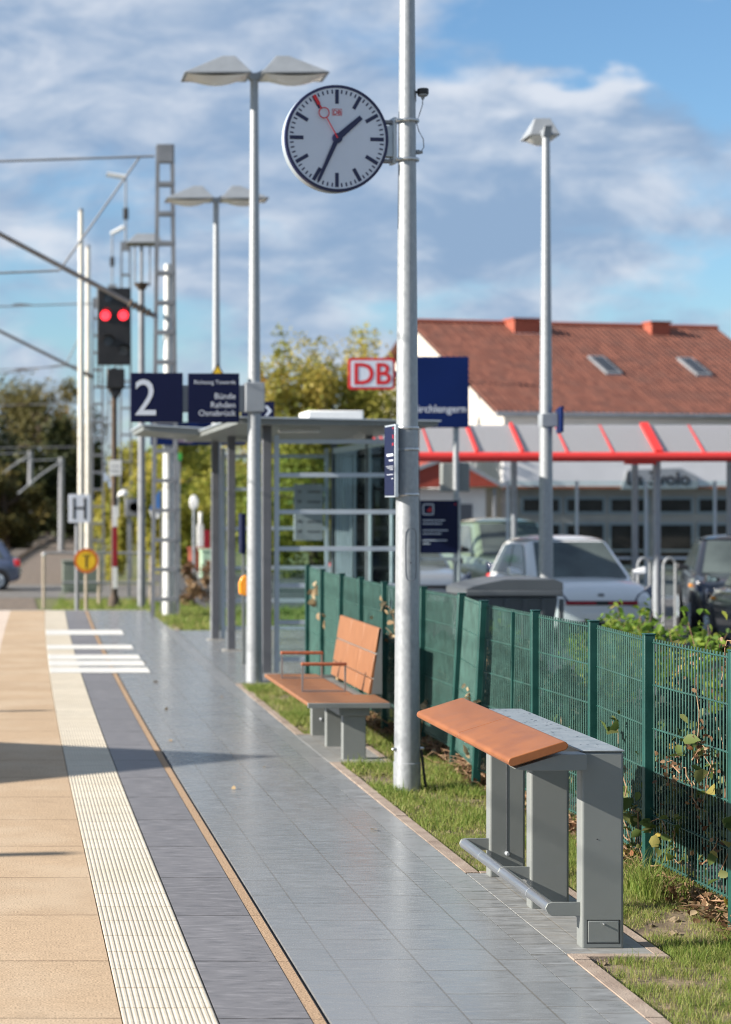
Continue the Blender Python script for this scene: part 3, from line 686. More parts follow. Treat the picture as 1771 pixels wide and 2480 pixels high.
# ------------------------------------------------------------------ clock
def clock():
    cx, cz, cy, r = 2.386, 4.742, 14.33, .377
    t = thing('station_clock', 'round white station clock with navy hands and red second hand', 'clock', (cx, cy, cz), R(8)); f0 = -.05; t.scale = (1.025, 1, 1.025)
    b = MB(); b.lathe([(r-.012, f0+.004), (r-.003, f0-.004), (r, f0+.006), (r, .045), (r-.006, .052), (r-.03, .055)], 96, (0,0,0), 'y'); b.build('case', M['alu'], t)
    b = MB(); b.lathe([(r-.019, f0-.001), (r-.017, f0-.009), (r+.001, f0-.007), (r+.003, f0+.02)], 96, (0,0,0), 'y', cap=False); b.build('rim', M['clock_navy'], t)
    b = MB(); b.lathe([(r-.019, f0+.004), (r-.019, f0-.003)], 96, (0,0,0), 'y'); b.build('dial', M['clock_face'], t)
    def radial(b, ang, r0, r1, w0, w1, y):
        a = R(ang); d = (math.sin(a), math.cos(a)); n = (d[1], -d[0])
        b.prism([(d[0]*q + n[0]*s, d[1]*q + n[1]*s) for q, s in ((r0, -w0/2), (r0, w0/2), (r1, w1/2), (r1, -w1/2))], y, y - .0022)
    for k in range(60):
        if k % 5: b = MB(); radial(b, k*6, .318, .345, .0098, .0098, f0 - .0032); b.build('minute_mark', M['clock_navy'], t, smooth=0)
    for k in range(12): b = MB(); radial(b, k*30, .245, .345, .0265, .0265, f0 - .0032); b.build('hour_mark', M['clock_navy'], t, smooth=0)
    b = MB(); radial(b, 49, -.02, .232, .050, .034, f0 - .012); b.build('hour_hand', M['clock_navy'], t)
    b = MB(); radial(b, 204.5, -.03, .335, .036, .021, f0 - .016); b.build('minute_hand', M['clock_navy'], t)
    b = MB(); b.lathe([(.036, f0-.004), (.036, f0-.020), (.02, f0-.022)], 32, (0,0,0), 'y'); b.build('hub', M['clock_navy'], t)
    b = MB(); radial(b, 330, 0, .165, .008, .007, f0-.024); radial(b, 330, .238, .272, .007, .007, f0-.024); radial(b, 330, .272, .345, .022, .022, f0-.024)
    a = R(330); c = (math.sin(a)*.202, math.cos(a)*.202); n = 36
    o_ = [(c[0]+.041*math.cos(2*math.pi*k/n), c[1]+.041*math.sin(2*math.pi*k/n)) for k in range(n)]; i_ = [(c[0]+.0325*math.cos(2*math.pi*k/n), c[1]+.0325*math.sin(2*math.pi*k/n)) for k in range(n)]
    vs = [(x, f0-.0262, z) for x, z in o_+i_]; b.add(vs, [(k, (k+1)%n, n+(k+1)%n, n+k) for k in range(n)])
    b.build('second_hand', M['red'], t)
    lg = MB(); w, h = .036, .0235; z0 = .185
    for q in ((-w, w, h-.003, h), (-w, w, -h, -h+.003), (-w, -w+.003, -h, h), (w-.003, w, -h, h)): lg.box(q[0], q[1], f0-.0052, f0-.003, z0+q[2], z0+q[3])
    l = lg.build('logo_frame', M['red'], t, smooth=0)
    text('logo_letters', 'DB', .046, M['red'], l, (0, f0-.0045, z0-.0165), 'CENTER', .0006)
    # bracket to the pole
    b = MB(); b.box(.36, .425, -.03, .05, -.115, .105); b.box(.42, .445, -.045, .06, -.165, .165); b.build('bracket', M['alu'], t, bevel=.004)
    b = MB()
    for z in (-.142, .135):
        b.box(.345, .43, -.02, .04, z-.012, z+.012)
    b.build('bracket_clamp', M['mast'], t, bevel=.004)
    ex, ey = POLE[0] - cx, POLE[1] - cy; ex, ey = ex*math.cos(R(8)) + ey*math.sin(R(8)), -ex*math.sin(R(8)) + ey*math.cos(R(8)); ex /= 1.025
    for z in (-.142, .135): b = MB(); b.lathe([(.083, z-.011), (.086, z-.006), (.086, z+.006), (.083, z+.011)], 28, (ex, ey, 0), cap=False); b.box(ex-.10, ex-.06, ey-.07, ey-.05, z-.006, z+.006); b.build('pole_strap', M['steel'], t)
    q = thing('radio_antenna', 'small black antenna puck with a looping grey cable beside the clock', 'antenna', (POLE[0]+.1, POLE[1], 5.06))
    O = (POLE[0]+.1, POLE[1], 5.06); X = POLE[0]; Y = POLE[1]
    b = MB(); b.lathe([(.040, 5.075), (.042, 5.08), (.042, 5.112), (.038, 5.118)], 24, (X+.115, Y, 0)); b.box(X+.055, X+.10, Y-.012, Y+.012, 5.085, 5.10); b.box(X+.056, X+.064, Y-.015, Y+.015, 5.02, 5.10); b.build('puck', M['black'], q, O, .002)
    b = MB(); b.lathe([(.010, 5.04), (.013, 5.055), (.036, 5.066), (.038, 5.075)], 16, (X+.115, Y, 0)); b.build('puck_base', M['lamp_grey'], q, O)
    b = MB(); b.tube([(X+.115, Y, 5.05), (X+.112, Y, 5.0), (X+.09, Y, 4.93), (X+.066, Y-.01, 4.87), (X+.085, Y, 4.81), (X+.118, Y, 4.75), (X+.122, Y, 4.69), (X+.10, Y, 4.655)], .0035, 6); b.build('cable', M['mast'], q, O)
    b = MB(); b.lathe([(.017, .068), (.017, .09), (.013, .095), (.013, .112)], 12, (X, Y, 4.655), 'x'); b.build('cable_gland', M['lamp_grey'], q, O)
clock()
def pole_panel():
    x, y = POLE; z = (2.135, 2.662)
    t = thing('info_sign', 'narrow navy notice panel in a pale frame strapped to the clock pole', 'notice', (x-.1, y, 2.13), R(0)); O = (x-.1, y, 2.13)
    c = Vector((x-.125, y-.02)); d = Vector((-.02, 1)).normalized(); n = Vector((-d.y, d.x)); w = .17
    def slab(b, a0, a1, n0, n1, z0, z1):
        q = [c + d*a0 + n*n0, c + d*a0 + n*n1, c + d*a1 + n*n1, c + d*a1 + n*n0]
        b.hexa([(p.x, p.y, z0) for p in q], [(p.x, p.y, z1) for p in q])
    b = MB(); slab(b, -w, w, -.020, .006, z[0], z[1]); b.build('frame', M['alu'], t, O, .003)
    b = MB(); slab(b, -w+.012, w-.012, .007, .010, z[0]+.012, z[1]-.012); p = b.build('poster', M['navy'], t, O)
    b = MB(); q = random.Random(3)
    for zz, ww, h in ((2.433, .11, .018), (2.398, .07, .010), (2.358, .12, .004), (2.346, .10, .004), (2.334, .06, .004), (2.298, .11, .004), (2.268, .03, .005)): slab(b, -w+.03, -w+.03+ww*2, .0105, .0118, zz, zz+h)
    b.build('print', M['white_text'], p, O, smooth=0)
    b = MB()
    for zz, ww, h in ((2.628, .02, .012), (2.558, .02, .03), (2.508, .03, .02)): slab(b, -w+.03, -w+.03+ww, .0105, .0118, zz, zz+h)
    b.build('red_print', M['red'], p, O, smooth=0)
    b = MB()
    for zz in (2.155, 2.484, 2.640): b.lathe([(.084, zz-.011), (.086, zz-.006), (.086, zz+.006), (.084, zz+.011)], 28, (x, y, 0), cap=False); b.box(x-.13, x-.07, y-.05, y-.03, zz-.01, zz+.01)
    b.build('strap', M['steel'], t, O)
pole_panel()

# ------------------------------------------------------------------ signs on the platform
def track_sign():
    y = 23.0; O = (2.888, y, 3.0)
    t = thing('platform_sign', 'navy track sign with a big 2 and destinations hung from the near lamp', 'sign', O)
    A = lambda px, py: at(px, py, y - .08)
    ys_ = y - .08
    def panel(name, x0, x1, yt, yb):
        a, c = A(x0, yb), A(x1, yt); b = MB(); b.box(a[0], c[0], ys_, ys_ + .05, a[2], c[2]); return b.build(name, M['navy'], t, O, .004)
    p1 = panel('number_panel', 317, 443, 903, 1022); p2 = panel('direction_panel', 456, 580, 904, 1023)
    q = A(324, 1005)
    text('number', '2', .60, M['white_text'], p1, (q[0]-O[0], ys_-.002-O[1], q[2]-O[2]), 'LEFT', .002, sx=.92)
    for s, py, size in (('Richtung Towards', 930, .066), ('Bünde', 966, .098), ('Rahden', 987, .098), ('Osnabrück', 1007, .098)):
        q = A(571, py); text('lettering', s, size, M['white_text'], p2, (q[0]-O[0], ys_-.002-O[1], q[2]-O[2]), 'RIGHT', .0)
    b = MB(); a, c = A(443, 1002), A(600, 928); b.box(a[0]-.3, c[0], y-.03, y+.02, a[2]+.02, c[2]-.02); b.build('arm', M['lamp_grey'], t, O, .004)
    b = MB(); a, c = A(594, 998), A(641, 926); b.box(a[0], c[0], y-.115, y+.115, a[2], c[2]); b.build('pole_clamp', M['lamp_grey'], t, O, .012, 3)
track_sign()
def small_things_near_shelter():
    y = 27.5; t = thing('arrow_sign', 'small navy sign with a white arrow on the shelter roof edge', 'sign', (3.5, y, 3.2)); O = (3.5, y, 3.2)
    a, c = at(585, 1012, y), at(665, 972, y); b = MB(); b.box(a[0], c[0], y, y+.04, a[2], c[2]); p = b.build('panel', M['navy'], t, O, .003)
    q = at(652, 995, y); b = MB(); s = .07
    for sg in (1, -1): b.prism([(q[0]-s*.9, q[2]+sg*s), (q[0]-s*.3, q[2]+sg*s), (q[0]+s*.5, q[2]), (q[0]-s*.1, q[2])], y-.003, y-.001)
    b.build('arrow', M['white_text'], p, O, smooth=0)
    b = MB(); b.bar((a[0]+.1, y+.05, 3.0), (a[0]+.1, y+.05, a[2]+.1), .03); b.build('post', M['db_grey'], t, O)
    # orange validator on the post
    y = 23.2; q = at(589, 1418, y); t = thing('ticket_validator', 'orange rounded box on the shelter side of the near lamp', 'ticket machine', q)
    b = MB(); b.prism([(-.045, -.10), (.03, -.125), (.045, -.11), (.045, .10), (.03, .125), (-.02, .10), (-.05, .03)], -.06, .06); b.build('body', M['amber'], t, bevel=.02, seg=3)
    b = MB(); b.box(.04, .14, -.03, .03, -.06, .06); b.build('bracket', M['mast'], t)
    # warning triangle on the far lamp
    y = 32.3; q = at(527, 880, y); t = thing('warning_triangle', 'yellow warning triangle peeking over the direction sign', 'sign', (q[0], y, q[2])); s = .2
    b = MB(); b.prism([(0, 0), (s, -s*1.73), (-s, -s*1.73)], -.012, 0); p = b.build('plate', M['black'], t)
    b = MB(); b.prism([(0, -.045), (s-.035, -s*1.73+.02), (-s+.035, -s*1.73+.02)], -.016, -.0125); b.build('face', M['yellow'], t)
small_things_near_shelter()

# ------------------------------------------------------------------ shelter
def shelter():
    O = (3.9, 26.9, 0); t = thing('platform_shelter', 'grey flat roofed waiting shelter with barred glass walls', 'shelter', O)
    for y in (23.95, 27.75, 29.9):
        b = MB(); b.box(3.11, 3.22, y, y+.11, -.02, 3.05); p = b.build('post', M['db_grey_dark'], t, O, .006)
        b = MB(); b.box(3.05, 3.30, y-.05, y+.16, .0, .012); b.build('foot_plate', M['concrete'], p, O)
    for x, y in ((4.93, 23.95), (4.93, 27.0), (4.93, 29.9)):
        b = MB(); b.box(x, x+.09, y, y+.09, -.02, 3.02); b.build('post', M['db_grey_dark'], t, O, .006)
    # main roof slab, falling to the back
    zf, zb = 3.135, 3.06
    b = MB(); b.hexa([(2.75, 23.5, zf-.10), (5.15, 23.5, zb-.05), (5.15, 30.5, zb-.05), (2.75, 30.5, zf-.10)], [(2.75, 23.5, zf-.03), (5.15, 23.5, zb), (5.15, 30.5, zb), (2.75, 30.5, zf-.03)]); r = b.build('roof', M['db_grey'], t, O, .004)
    b = MB(); b.hexa([(2.72, 23.46, zf-.028), (5.18, 23.46, zb+.002), (5.18, 30.54, zb+.002), (2.72, 30.54, zf-.028)], [(2.72, 23.46, zf-.012), (5.18, 23.46, zb+.018), (5.18, 30.54, zb+.018), (2.72, 30.54, zf-.012)]); b.build('roof_edge', M['alu'], r, O)
    # canopy reaching over the walkway
    b = MB(); b.hexa([(1.93, 28.0, 3.12), (3.45, 28.0, 3.00), (3.45, 30.25, 3.00), (1.93, 30.25, 3.12)], [(1.93, 28.0, 3.19), (3.45, 28.0, 3.10), (3.45, 30.25, 3.10), (1.93, 30.25, 3.19)]); c = b.build('canopy', M['db_grey'], t, O, .004)
    b = MB(); b.hexa([(1.90, 27.96, 3.192), (3.5, 27.96, 3.102), (3.5, 30.29, 3.102), (1.90, 30.29, 3.192)], [(1.90, 27.96, 3.212), (3.5, 27.96, 3.122), (3.5, 30.29, 3.122), (1.90, 30.29, 3.212)]); b.build('roof_edge', M['alu'], c, O)
    # white box on the roof and light below it
    b = MB(); a, q = at(735, 1018, 26), at(868, 997, 26); b.box(a[0], q[0], 25.6, 26.4, a[2]-.02, q[2]); b.build('roof_unit', M['white'], r, O, .02, 3)
    b = MB(); b.box(3.35, 3.85, 24.2, 24.35, 2.96, 3.00); b.build('ceiling_light', M['white'], r, O, .01)
    # end walls: silver frame with cross bars, glass between
    def endwall(y, x0, x1, zs):
        b = MB(); b.box(x0, x0+.06, y, y+.05, .02, 2.92); b.box(x1-.06, x1, y, y+.05, .02, 2.92)
        for z in zs: b.box(x0+.06, x1-.06, y, y+.05, z-.028, z+.028)
        w = b.build('end_wall', M['alu'], t, O, .003)
        g = MB()
        for z0, z1 in zip(zs, zs[1:]): g.box(x0+.062, x1-.062, y+.02, y+.028, z0+.03, z1-.03)
        g.build('pane', M['glass'], w, O, smooth=0)
    endwall(24.0, 3.26, 4.90, [2.84, 2.43, 1.98, 1.53, 1.08, .63, .18])
    endwall(29.95, 3.26, 4.90, [2.80, 2.30, 1.70, 1.10, .60, .18])
    # back wall, glazed with close uprights
    b = MB(); b.box(4.945, 4.985, 24.0, 30, 2.84, 2.92); b.box(4.945, 4.985, 24.0, 30, .06, .12)
    for yy in (25.4, 26.9, 28.1, 28.4, 28.65, 28.9, 29.15, 29.4, 29.65): b.box(4.955, 4.975, yy, yy+(.07 if yy < 28 else .022), .12, 2.84)
    w = b.build('back_wall', M['alu'], t, O, smooth=0)
    g = MB(); g.box(4.962, 4.968, 24.05, 29.9, .12, 2.84); g.build('pane', M['glass'], w, O)
    # timetable case on the far wall
    y = 29.80; a, q = at(713, 1309, y), at(783, 1172, y)
    b = MB(); b.box(a[0], q[0], y, y+.06, a[2], q[2]); k = b.build('timetable_case', M['lamp_grey'], t, O, .006)
    b = MB(); rr = random.Random(8)
    for i in range(5):
        z = a[2] + .12 + i*.15
        b.box(a[0]+.05, a[0]+.11, y-.003, y-.001, z, z+.045); b.box(a[0]+.20, a[0]+.40, y-.003, y-.001, z, z+.03)
    b.build('print', M['db_grey_dark'], k, O, smooth=0)
    # seat shelf inside
    b = MB(); b.box(4.45, 4.85, 24.7, 29.2, .43, .48); s = b.build('seat', M['orange'], t, O, .01)
    b = MB()
    for y in (25, 27, 29): b.box(4.6, 4.7, y, y+.08, -.01, .43)
    b.build('seat_leg', M['db_grey'], t, O)
shelter()
def shelter_poster():
    y = 25.2; t = thing('poster_frame', 'navy poster seen edge on beside the near lamp', 'poster', (3.08, y, 0)); O = (3.08, y, 0)
    a, q = at(585, 1341, y), at(596, 1244, y)
    b = MB(); b.hexa([(a[0], y, a[2]), (q[0], y, a[2]), (q[0]+.02, y+.5, a[2]), (a[0]+.02, y+.5, a[2])], [(a[0], y, q[2]), (q[0], y, q[2]), (q[0]+.02, y+.5, q[2]), (a[0]+.02, y+.5, q[2])]); b.build('case', M['navy'], t, O)
    b = MB(); b.bar((q[0], y+.25, -.02), (q[0], y+.25, q[2]), .04); b.build('post', M['db_grey'], t, O)
shelter_poster()

# ------------------------------------------------------------------ fence
POSTS = [(3.62,8.45,0),(3.585,9.68,0),(3.55,10.88,.0),(3.607,12.1,.0),(3.56,13.25,0),(3.49,14.55,.075),(3.60,15.75,.085),(3.58,16.95,.02),(3.455,18.0,0),(3.44,19.1,0),(3.41,20.1,.02),(3.43,21.4,0),(3.50,22.9,0)]
def fence():
    O = (3.55, 15.0, 0); t = thing('mesh_fence', 'dark green double bar mesh fence between verge and car park', 'fence', O)
    for x, y, ln in POSTS:
        b = MB(); x0 = x - ln*.5; h = 1.365
        b.hexa([(x0-.03, y-.022, -.3), (x0+.03, y-.022, -.3), (x0+.03, y+.022, -.3), (x0-.03, y+.022, -.3)], [(x0-.03+ln, y-.022, h), (x0+.03+ln, y-.022, h), (x0+.03+ln, y+.022, h), (x0-.03+ln, y+.022, h)])
        p = b.build('post', M['fence'], t, O, .004)
        b = MB(); b.box(x0+ln-.033, x0+ln+.033, y-.025, y+.025, h, h+.008); b.build('post_cap', M['fence'], p, O, .003)
        for z in (1.30, 1.06, .82, .34): xx = x0 + ln*z/h; b = MB(); b.box(xx+.030, xx+.042, y-.030, y+.012, z-.028, z+.028); b.build('clamp', M['mast'], p, O, .003)
    for (xa, ya, la), (xb, yb, lb) in zip(POSTS, POSTS[1:]):
        b = MB(); xa2, xb2 = xa+.02, xb+.02
        n = max(12, int(round((yb-ya-.06)/.042))); h = 1.365
        def P(s, z, dx=0):
            x = xa2 + (xb2-xa2)*s + ((la*(1-s)+lb*s))*(z/h-.5); return (x+dx, ya+.03+(yb-ya-.06)*s, z)
        for i in range(n+1): b.tube([P(i/n, .115), P(i/n, 1.345)], .0047, 4, cap=False)
        for z in (.13, .37, .61, .85, 1.09, 1.325):
            for dx in (-.0065, .0065): b.tube([P(0, z, dx), P(1, z, dx)], .0042, 5, cap=False)
        b.build('mesh_panel', M['fence_wire'], t, O, smooth=0, fix=False)
    b = MB(); b.box(3.535, 3.56, 13.78, 13.80, -.1, 1.33); b.build('panel_edge', M['fence'], t, O)
fence()

# brambles grown through the fence
def fx(y):
    for (xa, ya, _), (xb, yb, _) in zip(POSTS, POSTS[1:]):
        if ya <= y <= yb: return xa + (xb-xa)*(y-ya)/(yb-ya)
    return 3.55
def bramble(label, y0, y1, z0, z1, nst, nlf, size, seed, mt='bramble', back=.5, tb=.45, lw=.06):
    g = np.random.default_rng(seed); q = random.Random(seed); ym = (y0+y1)/2; O = (fx(ym), ym, 0)
    t = thing('bramble', label, 'climbing plant', O, 0, 'brambles in the mesh fence')
    b = MB(); pts = []
    for k in range(nst):
        y = q.uniform(y0, y1); z = q.uniform(0, z0+.1) if q.random() < .6 else q.uniform(z0, z1); x = fx(y) + q.uniform(-.03, .16); dy, dz = q.uniform(-.05, .05), q.uniform(.01, .09); path = []
        for i in range(q.randint(6, 12)):
            path.append((x, y, z)); x += q.uniform(-.02, .02); y += dy + q.uniform(-.03, .03); z += dz + q.uniform(-.03, .03); dz -= .008
            x = min(max(x, fx(min(max(y, 8.6), 22.8)) - .075), fx(min(max(y, 8.6), 22.8)) + .2); y = min(max(y, y0-.1), y1+.1); z = min(max(z, .0), z1+.1)
        b.tube(path, [.0035*(1-.06*i) for i in range(len(path))], 5); pts += path
    nn = 6; b.tube([(fx(y0+(y1-y0)*i/nn)+.05+q.uniform(-.03,.03), y0+(y1-y0)*i/nn, .03+q.uniform(0,.05)) for i in range(nn+1)], .004, 5)   # the rooted runner along the ground
    b.build('stem', M['twig'], t, O)
    idx = g.integers(0, len(pts), nlf); P = np.array(pts)[idx] + g.normal(0, 1, (nlf, 3))*np.array([.03, .045, .045]) - np.array([.012, 0, 0])
    P[:,2] = np.maximum(P[:,2], .01)
    V, Fc, k = leaves(P, size, g, 'blade', droop=.4); V -= np.array(O)
    np_mesh('foliage', V, Fc, M[mt], t, np.repeat(np.clip(g.normal(tb, .25, nlf), 0, 1), k))
bramble('leafy bramble spreading over the nearest fence panel at the right edge', 9.0, 10.75, .25, 1.05, 22, 260, .080, 1, tb=.38)
bramble('bramble with yellowing leaves hugging the fence post behind the lean rest', 10.7, 11.35, .35, 1.32, 11, 120, .064, 2, tb=.5)
bramble('pale dry leaved bramble just behind the lean rest', 11.35, 12.0, .05, .95, 9, 60, .07, 3, tb=.6)
bramble('dead brown seed stalks hanging on the nearest panel', 10.0, 10.45, .5, 1.3, 6, 170, .028, 4, 'dead_leaf', tb=.2)
bramble('withered bramble below the leaning fence post', 14.5, 15.6, .2, .95, 9, 90, .075, 5, 'dead_leaf', tb=.75)
bramble('dry pale bramble beside the bench backrest', 16.9, 18.6, .2, 1.05, 12, 110, .085, 6, 'dead_leaf', tb=.8)
bramble('dry bramble with pink leaves near the shelter', 19.0, 22.4, .3, 1.05, 12, 95, .10, 7, 'dead_leaf', tb=.75)
bramble('few green leaves on the panel beyond the lean rest', 12.55, 13.05, .3, .85, 5, 26, .07, 8)
bramble('low tangle of leaves at the foot of the nearest panel', 8.8, 11.4, .02, .25, 14, 110, .07, 9, tb=.5)
# dry litter along the foot of the fence
gl = np.random.default_rng(5); n = 5200; yy = gl.uniform(8, 22.6, n); P = np.stack([np.array([fx(y) for y in yy]) + gl.normal(0, .06, n) + .03, yy, np.abs(gl.normal(0, .035, n)) - .01], 1)
V, Fc, k = leaves(P, .045, gl, 'blade', flat=1.5); o = np_mesh('leaf_litter', V, Fc, M['dead_leaf'], tint=np.repeat(np.clip(gl.normal(.3, .25, n), 0, 1), k)); tag(o, 'brown leaf litter along the foot of the fence', 'leaf litter', kind='stuff')
b = MB(); q = random.Random(12)
for i in range(420):
    y = q.uniform(8.2, 22); x = fx(y) + q.gauss(.01, .06); z = abs(q.gauss(.02, .04)); a = q.uniform(0, 6.28); l = q.uniform(.06, .30)
    b.tube([(x, y, z), (x+math.cos(a)*l*.3, y+math.sin(a)*l*.5, z+q.uniform(0, .05)), (x+math.cos(a)*l*.6, y+math.sin(a)*l, z+q.uniform(-.02, .05))], [.004, .003, .0015], 4)
tag(b.build('dry_twigs', M['twig'], smooth=0), 'dry cut twigs lying along the foot of the fence', 'twigs', kind='stuff')
# tufts of tall grass by the fence post, clods of soil in the verge
tf = blades('grass_tuft', (3.36, 3.62), (10.35, 11.1), 1500, M['grass'], .08, .20, wid=.0022, seed=21); tag(tf, 'tall grass tuft at the foot of the nearest post', 'grass')

q = random.Random(31); b = MB()
for i in range(130):
    x, y, r = q.uniform(2.72, 3.5), q.uniform(7.6, 20), q.uniform(.008, .026)
    if any(a < x < c and d < y < e for a, c, d, e in BAYS): continue
    n = 7; b.lathe([(r*.9, -.03), (r*q.uniform(.9, 1.2), -.012), (r*.8, r*.35-.012), (r*.3, r*.75-.012)], n, (x, y, 0))
    k = len(b.v); b.v[k-4*n:] = [(px_+q.gauss(0, r*.18), py_+q.gauss(0, r*.18), pz_+q.gauss(0, r*.1)) for px_, py_, pz_ in b.v[k-4*n:]]
tag(b.build('soil_clods', M['soil'], smooth=0), 'dark crumbs of soil between the grass blades', 'soil', kind='stuff')
for i, (px, py) in enumerate(((350, 1606), (377, 1653), (537, 1690), (403, 1720), (412, 1796), (566, 1912), (905, 2012), (640, 1860))):
    Y = F*H/(py-CY); x, _, _ = at(px, py, Y); gl2 = np.random.default_rng(i); V, Fc, k = leaves(np.array([[0, 0, .010]]), .055, gl2, 'blade', flat=3); V[:,2] = np.clip(V[:,2], .003, .03)
    tag(np_mesh('fallen_leaf', V, Fc, M['dead_leaf'], tint=np.full(len(V), .35 + .08*i), loc=(x, Y, 0)), 'small dry leaf lying on the grey walkway', 'leaf', 'dry leaves on the walkway')
def weed(label, loc, h, n, seed, spread=.35, size=.07, tb=.45, group='weeds behind the fence'):
    g = np.random.default_rng(seed); q = random.Random(seed); t = thing('weed_plant', label, 'plant', loc, 0, group)
    b = MB(); pts = []
    for k in range(9):
        a = q.uniform(0, 6.28); r = q.uniform(.2, 1)*spread; hh = h*q.uniform(.65, 1); path = [(math.cos(a)*r*s**1.3, math.sin(a)*r*s**1.3, hh*s) for s in (0, .3, .55, .8, 1)]
        b.tube(path, [.006, .005, .004, .003, .0015], 5)
        for i in range(14):
            s = q.uniform(.15, 1.02); pts.append((math.cos(a)*r*s**1.3, math.sin(a)*r*s**1.3, hh*s))
    b.build('stem', M['twig'], t)
    idx = g.integers(0, len(pts), n); P = np.array(pts)[idx] + g.normal(0, .055, (n, 3)); P[:,2] = np.maximum(P[:,2], .01)
    V, Fc, k = leaves(P, size, g, 'blade', droop=.3); np_mesh('foliage', V, Fc, M['weed'], t, np.repeat(np.clip(g.normal(tb, .2, n), 0, 1), k))
WEEDS = [(1075+180, 1490, 19.5, 'small yellowish weed in front of the bin'), (1460, 1478, 20, 'bright green weed below the white car bonnet'), (1525, 1450, 20.5, 'tallest green weed before the white car wheel'),
         (1595, 1478, 20.5, 'leafy weed at the foot of the shelter post'), (1660, 1500, 18.0, 'green weed in front of the dark car'), (1745, 1482, 15.5, 'sprawling stem weed at the right edge'), (1420, 1505, 20, 'low weed left of the brightest green weeds'), (1490, 1475, 19, 'broad green weed before the white car bumper'), (1630, 1490, 18.5, 'bushy green weed right of the corner post')]
for i, (px, py, Y, lab) in enumerate(WEEDS):
    x, y, z = at(px, py, Y); weed(lab, (x, y, -.02), max(.35, z + .02), 480, 50 + i, .52, .068)
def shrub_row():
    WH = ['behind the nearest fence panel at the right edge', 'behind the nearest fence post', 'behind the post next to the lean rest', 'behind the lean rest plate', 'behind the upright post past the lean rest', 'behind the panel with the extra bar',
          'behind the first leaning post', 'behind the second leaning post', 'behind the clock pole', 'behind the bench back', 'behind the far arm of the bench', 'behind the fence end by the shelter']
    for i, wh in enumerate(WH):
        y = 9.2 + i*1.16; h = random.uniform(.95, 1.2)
        tree('shrub', 'dark leafy shrub ' + wh, 'shrub', (fx(y) + .36, y, -.02), h, .26, .74, .0, 4200, .075, M['shaded_shrub'], 90 + i, 'dark shrubs behind the fence', 22, .025, .4)
M['shaded_shrub'] = leafmat('shaded_shrub_leaf', [(0, (.006,.012,.006)), (.5, (.014,.024,.010)), (.88, (.035,.042,.018)), (1, (.12,.08,.04))], .15)  # near-black leaves: the shade behind the mesh is put into their colour
shrub_row()

